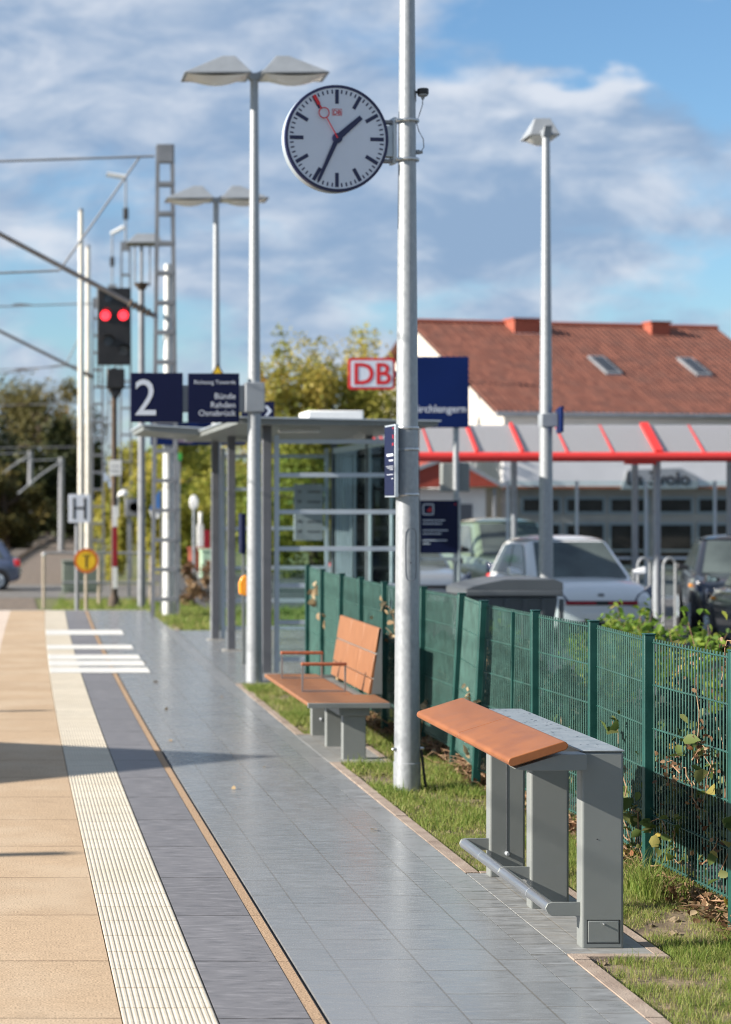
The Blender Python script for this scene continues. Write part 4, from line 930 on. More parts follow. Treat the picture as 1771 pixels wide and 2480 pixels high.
# ------------------------------------------------------------------ cars
def car(label, loc, rot, paint, Ln=3.9, W=1.72, Ht=1.5, seed=0, plate=True, red_grille=False, group='cars parked behind the fence'):
    t = thing('parked_car', label, 'car', loc, rot, group); hw = W/2; h2 = Ln/2; k = Ht/1.5
    st = [(-h2, .74*hw, .40, .80), (-h2+.10, .90*hw, .28, .93), (-h2+.45, .985*hw, .21, .985), (-.9, hw, .19, .97), (0, hw, .19, .955), (.62, hw, .19, .945), (.95, .995*hw, .20, .93), (1.35, .98*hw, .20, .90), (h2-.32, .95*hw, .21, .855), (h2-.10, .88*hw, .24, .79), (h2, .74*hw, .30, .66)]
    sec = lambda w, b, tp: [(0, tp+.028), (.55*w, tp+.022), (.84*w, tp), (.95*w, tp-.06), (w, tp-.20), (.99*w, b+.16), (.95*w, b+.03), (.80*w, b), (0, b)]
    b = MB(); n = 16; vs = []
    for y, w, bo, tp in st:
        s = sec(w, bo*k, tp*k); ring = s + [(-x, z) for x, z in s[-2:0:-1]]; vs += [(x, y, z) for x, z in ring]
    fs = [(i*n+j, i*n+(j+1)%n, (i+1)*n+(j+1)%n, (i+1)*n+j) for i in range(len(st)-1) for j in range(n)] + [tuple(range(n)), tuple((len(st)-1)*n+j for j in range(n))]
    b.add(vs, fs); body = b.build('body', paint, t, smooth=50); sm = body.modifiers.new('s', 'SUBSURF'); sm.levels = 1; sm.render_levels = 2
    # cabin
    zb, zt = .93*k, Ht - .015; yb0, yb1, yt0, yt1 = -h2+.22, 1.02, -h2+.62, .12; wb, wt = .92*hw, .70*hw
    B = [(-wb, yb0, zb-.05), (wb, yb0, zb-.05), (wb, yb1, zb-.05), (-wb, yb1, zb-.05)]; T = [(-wt, yt0, zt-.03), (wt, yt0, zt-.03), (wt, yt1, zt), (-wt, yt1, zt)]
    b = MB(); b.hexa(B, T); cab = b.build('cabin', paint, t, bevel=.11, seg=5, smooth=60)
    def pane(c, u0, u1, v0, v1, off, poly=None):
        c = [Vector(p) for p in c]; nrm = (c[1]-c[0]).cross(c[3]-c[0]).normalized()
        P = lambda u, v: (c[0]*(1-u)+c[1]*u)*(1-v) + (c[3]*(1-u)+c[2]*u)*v + nrm*off
        pts = poly or [(u0,v0),(u1,v0),(u1,v1),(u0,v1)]; m = MB(); m.add([P(u,v) for u,v in pts] + [P(u,v)-nrm*.02 for u,v in pts], [tuple(range(len(pts))), tuple(range(len(pts), 2*len(pts)))[::-1]] + [(i, (i+1)%len(pts), len(pts)+(i+1)%len(pts), len(pts)+i) for i in range(len(pts))]); return m
    g = M['car_glass']
    pane((B[3], B[2], T[2], T[3])[::1], .07, .93, .10, .92, .006).build('windscreen', g, t)
    ws = pane((B[1], B[0], T[0], T[1]), .08, .92, .12, .9, .006).build('rear_window', g, t)
    for fc in ((B[0], B[3], T[3], T[0]), (B[2], B[1], T[1], T[2])):
        pane(fc, 0, 1, 0, 1, .004, [(.10,.14),(.50,.12),(.50,.88),(.16,.86)] if fc[0] == B[0] else [(.50,.12),(.90,.14),(.84,.86),(.50,.88)]).build('side_window', g, t)
        pane(fc, 0, 1, 0, 1, .004, [(.53,.12),(.90,.14),(.86,.82),(.80,.88),(.53,.88)] if fc[0] == B[0] else [(.10,.14),(.47,.12),(.47,.88),(.20,.88),(.14,.82)]).build('side_window', g, t)
    for y in (-h2+.72, h2-.72):
        for s in (-1, 1):
            x = s*(hw-.10)
            a = MB(); a.lathe([(.355, -.11), (.36, .118)], 28, (x, y, .33), 'x'); a.build('wheel_arch', M['black'], t)
            w = MB(); w.lathe([(.20, -.09), (.285, -.10), (.31, -.07), (.315, .07), (.285, .125 if s > 0 else .1), (.20, .12)], 28, (x, y, .31), 'x'); w.v = [(2*x - p[0] if s < 0 else p[0], p[1], p[2]) for p in w.v]; wo = w.build('wheel', M['rubber'], t)
            r = MB(); r.lathe([(.205, .11), (.20, .124), (.05, .118), (.03, .13)], 20, (0, y, .31), 'x')
            for q in range(5):
                an = q*2*math.pi/5; r.tube([(.128, y+.03*math.cos(an), .31+.03*math.sin(an)), (.126, y+.19*math.cos(an), .31+.19*math.sin(an))], .02, 6)
            r.v = [(x + s*p[0], p[1], p[2]) for p in r.v]; r.build('rim', M['alu'], wo)
    for s in (-1, 1):
        m = MB(); m.hexa([(s*(hw-.02), .60, 1.00*k), (s*(hw+.17), .60, .985*k), (s*(hw+.17), .74, .985*k), (s*(hw-.02), .72, .99*k)], [(s*(hw-.02), .60, 1.05*k), (s*(hw+.17), .60, 1.10*k), (s*(hw+.16), .72, 1.10*k), (s*(hw-.02), .70, 1.04*k)])
        mm = m.build('wing_mirror', M['black'] if seed else paint, t, bevel=.03, seg=3); mg = MB(); mg.quad((s*(hw+.03), .594, 1.005*k), (s*(hw+.155), .594, .995*k), (s*(hw+.155), .594, 1.085*k), (s*(hw+.03), .594, 1.045*k)); mg.build('mirror_glass', M['mirror'], mm, smooth=0)
        hl = MB(); hl.hexa([(s*.52*hw, h2+.015, .63*k), (s*.93*hw, h2-.20, .68*k), (s*.95*hw, h2-.40, .70*k), (s*.58*hw, h2-.25, .64*k)], [(s*.62*hw, h2-.04, .745*k), (s*.955*hw, h2-.30, .87*k), (s*.97*hw, h2-.46, .87*k), (s*.62*hw, h2-.30, .745*k)]); hl.build('headlight', M['lens'], t, bevel=.015)
        tl = MB(); tl.hexa([(s*.62*hw, -h2+.06, .72*k), (s*.90*hw, -h2+.02, .72*k), (s*.92*hw, -h2+.22, .72*k), (s*.62*hw, -h2+.2, .72*k)], [(s*.62*hw, -h2+.06, .90*k), (s*.86*hw, -h2+.06, .92*k), (s*.88*hw, -h2+.24, .92*k), (s*.62*hw, -h2+.2, .9*k)]); tl.build('tail_light', M['red'], t, bevel=.02)
    gr = MB(); gr.box(-.56*hw, .56*hw, h2-.06, h2+.012, .60*k, .66*k); gr.build('grille', M['black'], t, bevel=.01); gr = MB(); gr.box(-.70*hw, .70*hw, h2-.12, h2+.006, .20*k, .37*k); gr.build('lower_intake', M['black'], t, bevel=.01)
    rf = MB(); q_ = 8; gv = lambda i, j: (lambda u, v: tuple((Vector(T[0])*(1-u)+Vector(T[1])*u)*(1-v) + (Vector(T[3])*(1-u)+Vector(T[2])*u)*v + Vector((0, 0, .075*(1-(2*u-1)**4)*(1-(2*v-1)**2)**.6 - .004))))(i/q_, j/q_)
    rf.add([gv(i, j) for j in range(q_+1) for i in range(q_+1)], [(j*(q_+1)+i, j*(q_+1)+i+1, (j+1)*(q_+1)+i+1, (j+1)*(q_+1)+i) for j in range(q_) for i in range(q_)]); rf.build('roof', paint, t, smooth=60)
    for s in ((-1, 1) if seed in (1, 2) else ()):
        rp = MB(); rp.box(s*(hw-.03), s*(hw+.012), 1.02, 1.12, .74, .79); rp.build('side_repeater', M['amber'], t, bevel=.01)
    if red_grille:
        for s in (-1, 1): r = MB(); r.box(min(s*.10, s*.60)*hw, max(s*.10, s*.60)*hw, h2-.02, h2+.018, .605*k, .655*k); r.build('grille_trim', M['red_dark'], t, bevel=.01)
        e = MB(); e.lathe([(.05, h2-.07), (.05, h2-.035)], 20, (0, 0, .74*k), 'y'); e.v = [(x, y, .74*k + (z-.74*k)*.5) for x, y, z in e.v]; e.build('badge', M['mast'], t)
    p = MB(); p.box(-.26, .26, h2-.02, h2+.02, .39*k, .49*k); p.box(-.26, .26, -h2-.012, -h2+.08, .52*k, .62*k); p.build('number_plate', M['white'], t)
    return t
def paint(name, c, metal=.2): return mat(name, c, .28, metal, .02, 1, coat=.8, rvar=.02)
M['car_glass'] = mat('car_glass', (.075,.092,.088), .06, 0, .35, 1.4, spec=.8, rvar=0)
M['lens'] = mat('headlight_lens', (.03,.045,.09), .15, .0, .3, 9, coat=.15)
car('white hatchback facing the fence with red trim in its grille', (8.53, 30.1, 0), R(180), paint('white_car_paint', (.74,.76,.78), 0), 3.8, 1.72, 1.55, red_grille=True)
car('black car with dark mirror parked right of the white hatchback', (12.08, 32.36, 0), R(165), paint('black_car_paint', (.02,.025,.035), .3), 4.1, 1.76, 1.52, seed=1)
car('dark grey car cut off by the right edge of the view', (10.51, 26.17, 0), R(-9), paint('dark_grey_car_paint', (.055,.062,.068), .4), 4.1, 1.76, 1.52, seed=2)
car('silver car half hidden behind the notice board', (7.15, 36.2, 0), R(185), paint('silver_car_paint', (.36,.40,.44), .5), 4.2, 1.75, 1.5, seed=3)
car('pale green tall car behind the white hatchback', (9.6, 38.0, 0), R(183), paint('pale_green_car_paint', (.20,.27,.19), .3), 4.2, 1.78, 1.75, seed=4)
car('silver blue car crossing the tracks at the left edge', (-1.62, 60.3, -.585), R(90), paint('blue_silver_car_paint', (.14,.17,.26), .5), 4.1, 1.75, 1.55, seed=5, group='cars on the crossing road')
# ------------------------------------------------------------------ wheeled bin
def bin_():
    x0, x1 = 5.21, 6.28; y0, y1 = 22.3, 23.25; O = ((x0+x1)/2, (y0+y1)/2, 0)
    t = thing('refuse_container', 'grey four wheeled rubbish container with rounded lid behind the fence', 'bin', O)
    b = MB(); b.hexa([(x0+.12, y0+.12, .16), (x1-.12, y0+.12, .16), (x1-.12, y1-.12, .16), (x0+.12, y1-.12, .16)], [(x0+.02, y0+.02, 1.03), (x1-.02, y0+.02, 1.03), (x1-.02, y1-.02, 1.03), (x0+.02, y1-.02, 1.03)])
    bd = b.build('tub', M['bin'], t, O, .03, 3)
    r = MB()
    for i in range(5): xx = x0+.22+i*.21; r.hexa([(xx, y0+.10, .25), (xx+.05, y0+.10, .25), (xx+.05, y0+.14, .25), (xx, y0+.14, .25)], [(xx, y0+.005, 1.0), (xx+.05, y0+.005, 1.0), (xx+.05, y0+.05, 1.0), (xx, y0+.05, 1.0)])
    r.build('rib', M['bin'], bd, O, .008)
    b = MB(); b.box(x0-.02, x1+.02, y0-.03, y1+.02, 1.03, 1.10); b.build('rim', M['bin'], t, O, .015, 3)
    poly = [(x0-.02, 1.10)]
    for i in range(13): u = i/12; poly.append((x0-.02+(x1-x0+.04)*u, 1.11 + .115*min(1, u/.42)**.7*(1 - max(0, (u-.94)/.06)*.35)))
    poly.append((x1+.02, 1.10)); b = MB(); b.prism(poly, y0-.02, y1); b.build('lid', M['bin'], t, O, .02, 3, smooth=50)
    for x in (x0+.18, x1-.18):
        for y in (y0+.2, y1-.2):
            w = MB(); w.lathe([(.09, x-.025), (.1, x-.01), (.1, x+.01), (.09, x+.025)], 16, (0, y, .08), 'x'); w.build('caster', M['rubber'], t, O)
bin_()
# ------------------------------------------------------------------ station stele, boards in the car park
def stele():
    y = 30.0; O = (6.86, y, 0); t = thing('station_sign', 'blue station name board with red and white logo sign on a post', 'sign', O)
    b = MB(); b.tube([(6.86, y+.06, -.02), (6.86, y+.06, 4.3)], .045, 16); b.build('post', M['galv'], t, O)
    b = MB(); b.box(6.07, 7.03, y-.05, y, 3.235, 4.318); p = b.build('name_board', M['blue'], t, O, .006)
    q = at(1128, 999, y); text('lettering', 'Kirchlengern', .163, M['white_text'], p, (q[0]-O[0], -.053, q[2]), 'RIGHT', .0015)
    # logo plate: red outer, white inner, letters
    def rr(b, x0, x1, z0, z1, r, ya, yb):
        poly = []
        for cx, cz, a0 in ((x1-r, z1-r, 0), (x0+r, z1-r, 90), (x0+r, z0+r, 180), (x1-r, z0+r, 270)):
            for k in range(6): a = R(a0+18*k); poly.append((cx+r*math.cos(a), cz+r*math.sin(a)))
        b.prism(poly, ya, yb)
    b = MB(); rr(b, 5.20, 5.912, 3.815, 4.30, .05, y-.03, y); l = b.build('logo_plate', M['red'], t, O)
    b = MB(); rr(b, 5.238, 5.874, 3.855, 4.26, .03, y-.034, y-.031); b.build('logo_field', M['white_text'], l, O)
    text('logo_letters', 'DB', .46, M['red'], l, (5.556-O[0], -.037, 3.90), 'CENTER', .008, sx=.98)
    b = MB(); b.box(5.91, 6.1, y-.02, y, 4.0, 4.1); b.build('logo_arm', M['mast'], t, O)
    b = MB(); b.box(6.66, 7.08, y+.10, y+.30, 2.26, 2.70); b.build('device_box', M['db_grey'], t, O, .01)
stele()
def notice_board():
    y = 26.5; a, q = at(1016, 1340, y), at(1110, 1212, y); O = (a[0], y, 0)
    t = thing('notice_board', 'navy notice board on two posts behind the clock pole', 'notice board', O)
    b = MB(); b.box(a[0], q[0], y, y+.05, a[2], q[2]); p = b.build('board', M['navy'], t, O, .005)
    b = MB(); c = at(1024, 1247, y); s = .15
    for e in ((0, s, 0, .014), (0, s, s-.014, s), (0, .014, 0, s), (s-.014, s, 0, s)): b.box(c[0]+e[0], c[0]+e[1], y-.003, y-.001, c[2]+e[2], c[2]+e[3])
    for i, w in enumerate((.30, .26, 0, .34, .25, 0, .33, .10)):
        if w: z = c[2] - .08 - i*.045; b.box(c[0], c[0]+w, y-.003, y-.001, z, z+.013)
    b.build('print', M['white_text'], p, O, smooth=0)
    b = MB(); b.prism([(c[0]+.05, c[2]+.05), (c[0]+.11, c[2]+.11), (c[0]+.12, c[2]+.04)], y-.004, y-.001); b.box(q[0]-.05, q[0]-.03, y-.003, y-.001, q[2]-.06, q[2]-.04); b.build('red_mark', M['red'], p, O, smooth=0)
    for x in (q[0]+.012, a[0]-.012):
        b = MB(); b.box(x-.012, x+.022, y-.005, y+.055, -.02, q[2]+.03); b.build('post', M['galv'], t, O, .003)
    b = MB(); b.box(a[0], q[0], y, y+.05, a[2]-.10, a[2]-.055); b.build('rail', M['lamp_grey'], t, O)
notice_board()
def pole_sign_right():
    y = 24.2; x = 6.63; t = thing('parking_sign', 'blue sign seen edge on clamped to the car park lamp', 'sign', (x, y, 3.0)); O = (x, y, 3.0)
    a, q = at(1345, 1048, y), at(1372, 987, y)
    b = MB(); b.hexa([(a[0]-.02, y-.3, a[2]), (a[0]+.02, y-.3, a[2]), (q[0], y+.30, a[2]), (q[0]-.04, y+.30, a[2])], [(a[0]-.02, y-.3, q[2]), (a[0]+.02, y-.3, q[2]), (q[0], y+.30, q[2]), (q[0]-.04, y+.30, q[2])]); b.build('panel', M['blue'], t, O, .003)
    a, q = at(1308, 1034, y), at(1347, 1002, y); b = MB(); b.box(a[0], q[0], y-.09, y+.09, a[2], q[2]); b.build('pole_clamp', M['lamp_grey'], t, O, .008)
pole_sign_right()
# ------------------------------------------------------------------ red bus shelter
def bus_shelter():
    O = (11.0, 35.8, 0); t = thing('bus_shelter', 'long bus shelter with red beam and milky glass roof', 'bus shelter', O)
    x0, x1 = 6.55, 16.0; yf, yb = 34.8, 35.62
    b = MB(); b.tube([(x0, yf, 2.90), (x1, yf, 2.90)], .086, 16, h=1.0); b.build('front_beam', M['red_frame'], t, O)
    g = MB(); g.hexa([(x0+.1, yf+.02, 2.955), (x1, yf+.02, 2.955), (x1, yb, 3.49), (x0+.1, yb, 3.49)], [(x0+.1, yf+.02, 2.965), (x1, yf+.02, 2.965), (x1, yb, 3.50), (x0+.1, yb, 3.50)]); g.build('roof_glass', M['roofglass'], t, O)
    g = MB(); g.hexa([(x0+.1, yb+.01, 3.40), (x1, yb+.01, 3.40), (x1, yb+1.9, 3.05), (x0+.1, yb+1.9, 3.05)], [(x0+.1, yb+.01, 3.41), (x1, yb+.01, 3.41), (x1, yb+1.9, 3.06), (x0+.1, yb+1.9, 3.06)]); g.build('rear_roof_glass', M['roofglass'], t, O)
    for i in range(12):
        x = 6.7 + i*.806; w = .072 if i == 6 else (.024 if i in (2, 3, 9) else .012); dz = .075 if i in (2, 3, 6, 9) else .032; b = MB(); b.hexa([(x-w, yf, 2.90+dz), (x+w, yf, 2.90+dz), (x+w, yb, 3.42+dz), (x-w, yb, 3.42+dz)], [(x-w, yf-.01, 2.945+dz), (x+w, yf-.01, 2.945+dz), (x+w, yb, 3.475+dz), (x-w, yb, 3.475+dz)]); b.build('rafter', M['red_frame'], t, O)
    b = MB(); b.hexa([(x0-.06, yf-.07, 2.83), (x0+.02, yf-.07, 2.83), (x0+.02, yb, 3.40), (x0-.06, yb, 3.40)], [(x0-.06, yf-.07, 3.0), (x0+.02, yf-.07, 3.0), (x0+.02, yb, 3.53), (x0-.06, yb, 3.53)]); b.build('end_rafter', M['red_frame'], t, O)
    for px, Y in ((1591, 35.3), (1538, 37.0), (1245, 37.0), (1768, 37.0), (930, 37.2)):
        x = (px - CX)*Y/F; b = MB(); b.tube([(x, Y, -.02), (x, Y, 2.95 if Y < 36 else 3.2)], .068 if Y < 36 else .06, 14); b.build('post', M['lamp_grey'], t, O)
    b = MB(); b.box(11.1, 11.62, 35.2, 35.4, 2.78, 2.83); b.build('sign_rail', M['red_frame'], t, O)
    # rear glass wall
    b = MB()
    for i in range(6): x = 9.4 + i*1.3; b.box(x, x+.05, 37.0, 37.05, .3, 2.5)
    b.box(9.4, 16, 37.0, 37.05, .28, .33); b.box(9.4, 16, 37.0, 37.05, 1.02, 1.07); w = b.build('rear_frame', M['alu'], t, O)
    g = MB(); g.box(9.42, 16, 37.02, 37.028, .33, 2.5); g.build('pane', M['glass'], w, O)
bus_shelter()
def bike_loops():
    for i, (px, lab) in enumerate(((1560, 'steel bicycle hoop beside the white car mirror'), (1622, 'steel bicycle hoop left of the black car'))):
        Y = 33.0; x, y, z = at(px, 1352, Y); t = thing('bicycle_hoop', lab, 'bike stand', (x, y, 0), 0, 'bicycle hoops by the bus shelter')
        b = MB(); n = 10; pts = [(-.10, 0, -.02), (-.10, 0, z-.12)] + [(-.10*math.cos(math.pi*k/n), 0, z-.12+.12*math.sin(math.pi*k/n)) for k in range(1, n)] + [(.10, 0, z-.12), (.10, 0, -.02)]; b.tube(pts, .024, 10); b.build('hoop', M['galv'], t)
bike_loops()
# ------------------------------------------------------------------ houses
def tiles():
    m = bpy.data.materials.new('red_roof_tiles'); m.use_nodes = True; nt = m.node_tree; N = nt.nodes; K = nt.links; p = N['Principled BSDF']; p.inputs['Roughness'].default_value = .85
    uv = N.new('ShaderNodeUVMap'); n = N.new('ShaderNodeTexNoise'); n.inputs['Scale'].default_value = 1.2; n.inputs['Detail'].default_value = 7; K.new(uv.outputs[0], n.inputs['Vector'])
    b = N.new('ShaderNodeTexBrick'); b.inputs['Scale'].default_value = 1; b.inputs['Brick Width'].default_value = .24; b.inputs['Row Height'].default_value = .36; b.inputs['Mortar Size'].default_value = .018; b.offset = 0; b.inputs['Mortar Smooth'].default_value = .5
    b.inputs['Color1'].default_value = (.19,.062,.038,1); b.inputs['Color2'].default_value = (.31,.11,.068,1); b.inputs['Mortar'].default_value = (.055,.022,.017,1); K.new(uv.outputs[0], b.inputs['Vector'])
    x = N.new('ShaderNodeMix'); x.data_type = 'RGBA'; r = N.new('ShaderNodeMapRange'); r.inputs[1].default_value = .45; r.inputs[2].default_value = .75; r.inputs[4].default_value = .75; K.new(n.outputs['Fac'], r.inputs[0]); K.new(r.outputs[0], x.inputs[0]); K.new(b.outputs['Color'], x.inputs[6]); x.inputs[7].default_value = (.135,.062,.046,1); K.new(x.outputs[2], p.inputs['Base Color'])
    w = N.new('ShaderNodeTexWave'); w.wave_type = 'BANDS'; w.bands_direction = 'X'; w.inputs['Scale'].default_value = 1.31; K.new(uv.outputs[0], w.inputs['Vector'])
    bp = N.new('ShaderNodeBump'); bp.inputs['Strength'].default_value = .8; bp.inputs['Distance'].default_value = .05; K.new(w.outputs['Fac'], bp.inputs['Height']); K.new(bp.outputs[0], p.inputs['Normal']); return m
M['tiles'] = tiles(); M['brick'] = mat('red_brick', (.34,.085,.05), .85, 0, .2, 20)
def set_uv(o, fn):
    me = o.data; uv = me.uv_layers.new(name='UVMap')
    for l in me.loops: uv.data[l.index].uv = fn(me.vertices[l.vertex_index].co)
def house():
    th = R(13); ex, ey, ze = 17.57, 70.0, 5.29; w, Ln, zr = 7.05, 12.9, 9.03
    t = thing('red_roof_house', 'white gabled house with a red tiled roof and two chimneys', 'house', (ex, ey, 0), th)
    b = MB(); b.prism([(0, -.7), (2*w, -.7), (2*w, ze-.12), (w, zr-.12), (0, ze-.12)], .12, Ln-.12, 'x'); b.build('wall', M['beige_render'], t)
    sl = (zr-ze)/w; n = math.hypot(w, zr-ze)
    b = MB(); b.hexa([(-.25, -.16, ze-.16*sl-.02), (Ln+.25, -.16, ze-.16*sl-.02), (Ln+.25, w, zr-.02), (-.25, w, zr-.02)], [(-.25, -.16, ze-.16*sl+.14), (Ln+.25, -.16, ze-.16*sl+.14), (Ln+.25, w, zr+.14), (-.25, w, zr+.14)])
    b.hexa([(-.25, w+.005, zr-.02), (Ln+.25, w+.005, zr-.02), (Ln+.25, 2*w+.16, ze-.16*sl-.02), (-.25, 2*w+.16, ze-.16*sl-.02)], [(-.25, w+.005, zr+.14), (Ln+.25, w+.005, zr+.14), (Ln+.25, 2*w+.16, ze-.16*sl+.14), (-.25, 2*w+.16, ze-.16*sl+.14)])
    r = b.build('roof', M['tiles'], t); set_uv(r, lambda c: (c.x, c.y*n/w))
    b = MB(); b.tube([(-.28, w, zr+.14), (Ln+.28, w, zr+.14)], .11, 8); b.build('ridge', M['tiles_dark'] if 'tiles_dark' in M else M['brick'], r)
    b = MB(); b.tube([(-.3, -.22, ze-.16*sl+.02), (Ln+.3, -.22, ze-.16*sl+.02)], .09, 8); b.build('gutter', M['mast'], r)
    for xx, s in ((3.75, .56), (9.75, .42)):
        yy = w - .55; zz = zr - .55*sl
        b = MB(); b.box(xx, xx+2*s, yy-s*.5, yy+s*.9, zz-.5, zz+.50); c = b.build('chimney', M['brick'], r, bevel=.02)
        b = MB(); b.box(xx-.04, xx+2*s+.04, yy-s*.5-.05, yy+s*.9, zz-.45, zz-.02); b.build('flashing', M['white'], c)
        b = MB(); b.box(xx-.05, xx+2*s+.05, yy-s*.5-.05, yy+s*.9+.05, zz+.50, zz+.58); b.build('chimney_cap', M['brick'], c)
    for xx in (5.75, 9.55):
        y0, y1 = 2.75, 4.15; z0, z1 = ze+y0*sl+.14, ze+y1*sl+.14
        b = MB(); b.hexa([(xx, y0, z0), (xx+.66, y0, z0), (xx+.66, y1, z1), (xx, y1, z1)], [(xx, y0, z0+.09), (xx+.66, y0, z0+.09), (xx+.66, y1, z1+.09), (xx, y1, z1+.09)]); f = b.build('skylight', M['mast'], r)
        d = .1; b = MB(); b.hexa([(xx+d, y0+d, z0+d*sl+.092), (xx+.66-d, y0+d, z0+d*sl+.092), (xx+.66-d, y1-d, z1-d*sl+.092), (xx+d, y1-d, z1-d*sl+.092)], [(xx+d, y0+d, z0+d*sl+.10), (xx+.66-d, y0+d, z0+d*sl+.10), (xx+.66-d, y1-d, z1-d*sl+.10), (xx+d, y1-d, z1-d*sl+.10)]); b.build('pane', M['win_dark'], f)
    b = MB()
    for xx in (2.2, 5.4, 8.6): b.box(xx, xx+1.1, -.03, .12, 3.9, 5.0)
    for i, xx in enumerate((2.2, 5.4, 8.6)):
        f = MB(); f.box(xx, xx+1.1, -.04, .13, 3.75, 4.85); fo = f.build('window', M['white'], t); q = MB(); q.box(xx+.08, xx+.51, -.05, -.041, 3.83, 4.77); q.box(xx+.59, xx+1.02, -.05, -.041, 3.83, 4.77); q.build('pane', M['win_dark'], fo)
house()
def shop():
    y = 59.0; x0, x1 = 14.85, 27.0; O = (x0, y, 0); t = thing('shop_building', 'low shop with grey fascia, lettering and a band of windows', 'shop', O)
    b = MB(); b.box(x0, x1, y, 69.0, -.6, 2.55); b.build('wall', M['shop_wall'], t, O)
    b = MB(); b.box(x0-.1, x1, y-.45, 69.0, 2.552, 3.42); f = b.build('fascia', M['shop_render'], t, O, .02)
    b = MB(); b.box(x0-.1, x1, y-.47, y-.45, 2.50, 2.57); b.build('fascia_trim', M['arm_wood'], f, O)
    a, q = at(1512, 1185, y-.5), at(1690, 1133, y-.5); b = MB(); b.prism([(a[0]-.1, a[2]), (q[0], a[2]+.02), (q[0]+.02, a[2]+.35), (q[0]-.5, q[2]), (a[0]+.1, q[2]-.05)], y-.52, y-.48); s = b.build('shop_sign', M['lamp_grey'], f, O, .01)
    c = at(1516, 1174, y-.5); text('lettering', 'La 3volo', .56, M['black'], s, (c[0]-O[0], -.53, c[2]), 'LEFT', .012, sx=.98)
    for i in range(9):
        xx = x0 + .55 + i*1.32
        b = MB(); b.box(xx, xx+1.22, y-.04, y+.02, 1.74, 2.26); w = b.build('window', M['lamp_grey'], t, O); b = MB(); b.box(xx+.08, xx+1.14, y-.05, y-.041, 1.82, 2.18); b.build('pane', M['shop_glass'], w, O)
        b = MB(); b.box(xx, xx+1.22, y-.04, y+.02, .12, 1.48); w = b.build('window', M['lamp_grey'], t, O); b = MB(); b.box(xx+.07, xx+1.15, y-.05, y-.041, .20, .62); b.box(xx+.07, xx+1.15, y-.05, y-.041, .68, 1.41); b.build('pane', M['shop_glass'], w, O)
shop()
def kiosk():
    y = 50.0; a = at(884, 1184, y); q = at(1212, 1174, y); p = at(1088, 1108, y); O = (a[0], y, 0)
    t = thing('kiosk', 'small pale kiosk with a low dark red gable roof', 'kiosk', O)
    b = MB(); b.box(a[0]+.3, q[0]-.3, y+.3, y+3.2, -.1, 2.45); b.build('wall', M['render'], t, O)
    b = MB(); b.prism([(a[0], 2.45), (q[0], 2.5), (p[0], p[2])], y-.1, y+3.6); r = b.build('roof', M['tile_red'], t, O)
    b = MB()
    b.bar((a[0]-.05, y-.12, 2.45), (p[0], y-.12, p[2]+.02), .09); b.bar((p[0], y-.12, p[2]+.02), (q[0]+.05, y-.12, 2.5), .09); b.build('verge_board', M['lamp_grey'], r, O)
    b = MB(); b.box(a[0]+.6, a[0]+1.5, y+.27, y+.31, .9, 2.0); b.build('window', M['win_dark'], t, O)
    b = MB(); b.box(a[0]+2.0, a[0]+2.8, y+.27, y+.31, -.05, 2.05); b.build('door', M['db_grey_dark'], t, O)
    for x in (a[0]+.12, q[0]-.15):
        b = MB(); b.bar((x, y, -.1), (x, y, 2.45), .07); b.build('post', M['mast'], t, O)
M['tile_red'] = mat('dark_red_roof', (.32,.055,.035), .8, 0, .15, 3)
kiosk()

# ------------------------------------------------------------------ railway equipment beyond the platform
def lattice(name, label, loc, h, w0, w1, m, step=.54, group='lattice masts of the railway', cat='mast', dp=.26):
    t = thing(name, label, cat, loc, 0, group)
    for s in (-1, 1):
        b = MB()
        for d in (0, dp): b.hexa([(s*w0/2-.03, d, -.3), (s*w0/2+.03, d, -.3), (s*w0/2+.03, d+.02, -.3), (s*w0/2-.03, d+.02, -.3)], [(s*w1/2-.03, d*.7, h), (s*w1/2+.03, d*.7, h), (s*w1/2+.03, d*.7+.02, h), (s*w1/2-.03, d*.7+.02, h)])
        b.build('upright', M['mast'], t, smooth=0)
    z = .35
    while z < h - .5:
        w = w0 + (w1-w0)*z/h; b = MB(); b.box(-w/2, w/2, -.004, dp*.88, z-.035, z+.035); b.build('rung', M['mast'], t, smooth=0); z += step
    b = MB(); b.box(-w1/2, w1/2, -.01, .2, h-.32, h); b.build('head_plate', M['mast'], t, smooth=0); return t
mg = at(401, 1496, 35.7); lattice('lattice_mast', 'grey ladder like lattice mast at the platform end', (mg[0], 35.7, -.02), 8.62, .46, .26, M['mast'])
lattice('lattice_mast', 'far lattice mast just right of the pale posts', (2.85, 62, -.55), 9.1, .40, .26, M['mast'])
def cantilever(label, Y, tie, tube, diag, steady):
    t = thing('catenary_bracket', label, 'catenary', tube[0], 0, 'catenary arms over the tracks'); O = tube[0]
    b = MB(); b.tube(tie, .022, 8); b.build('tie_rod', M['mast'], t, O)
    b = MB(); b.tube(tube, .045 if Y < 50 else .05, 10); b.build('bracket_tube', M['rust_grey'], t, O)
    if diag: b = MB(); b.tube(diag, .02, 8); b.build('stay', M['mast'], t, O)
    b = MB(); b.tube(steady, .02, 8); b.build('steady_arm', M['mast'], t, O)
    b = MB(); p = Vector(tube[0]); q = Vector(tube[1]); d = (q-p).normalized(); e = p + d*.1
    for k in range(5): c = e + d*.09*k; b.tube([c, c + d*.03, c + d*.06], [.055, .085, .055], 10)
    b.build('insulator', M['rust'], t, O)
M['rust_grey'] = mat('weathered_tube', (.20,.185,.18), .5, .5, .15, 4)
A = lambda px, py, Y=35.75: at(px, py, Y)
cantilever('near catenary arm reaching left from the lattice mast', 35.75, [A(374, 378), A(0, 390), A(-330, 402)], [A(374, 765), A(0, 567), A(-330, 392)], [A(338, 381), A(144, 655)], [A(144, 655), A(0, 661), A(-260, 668)])
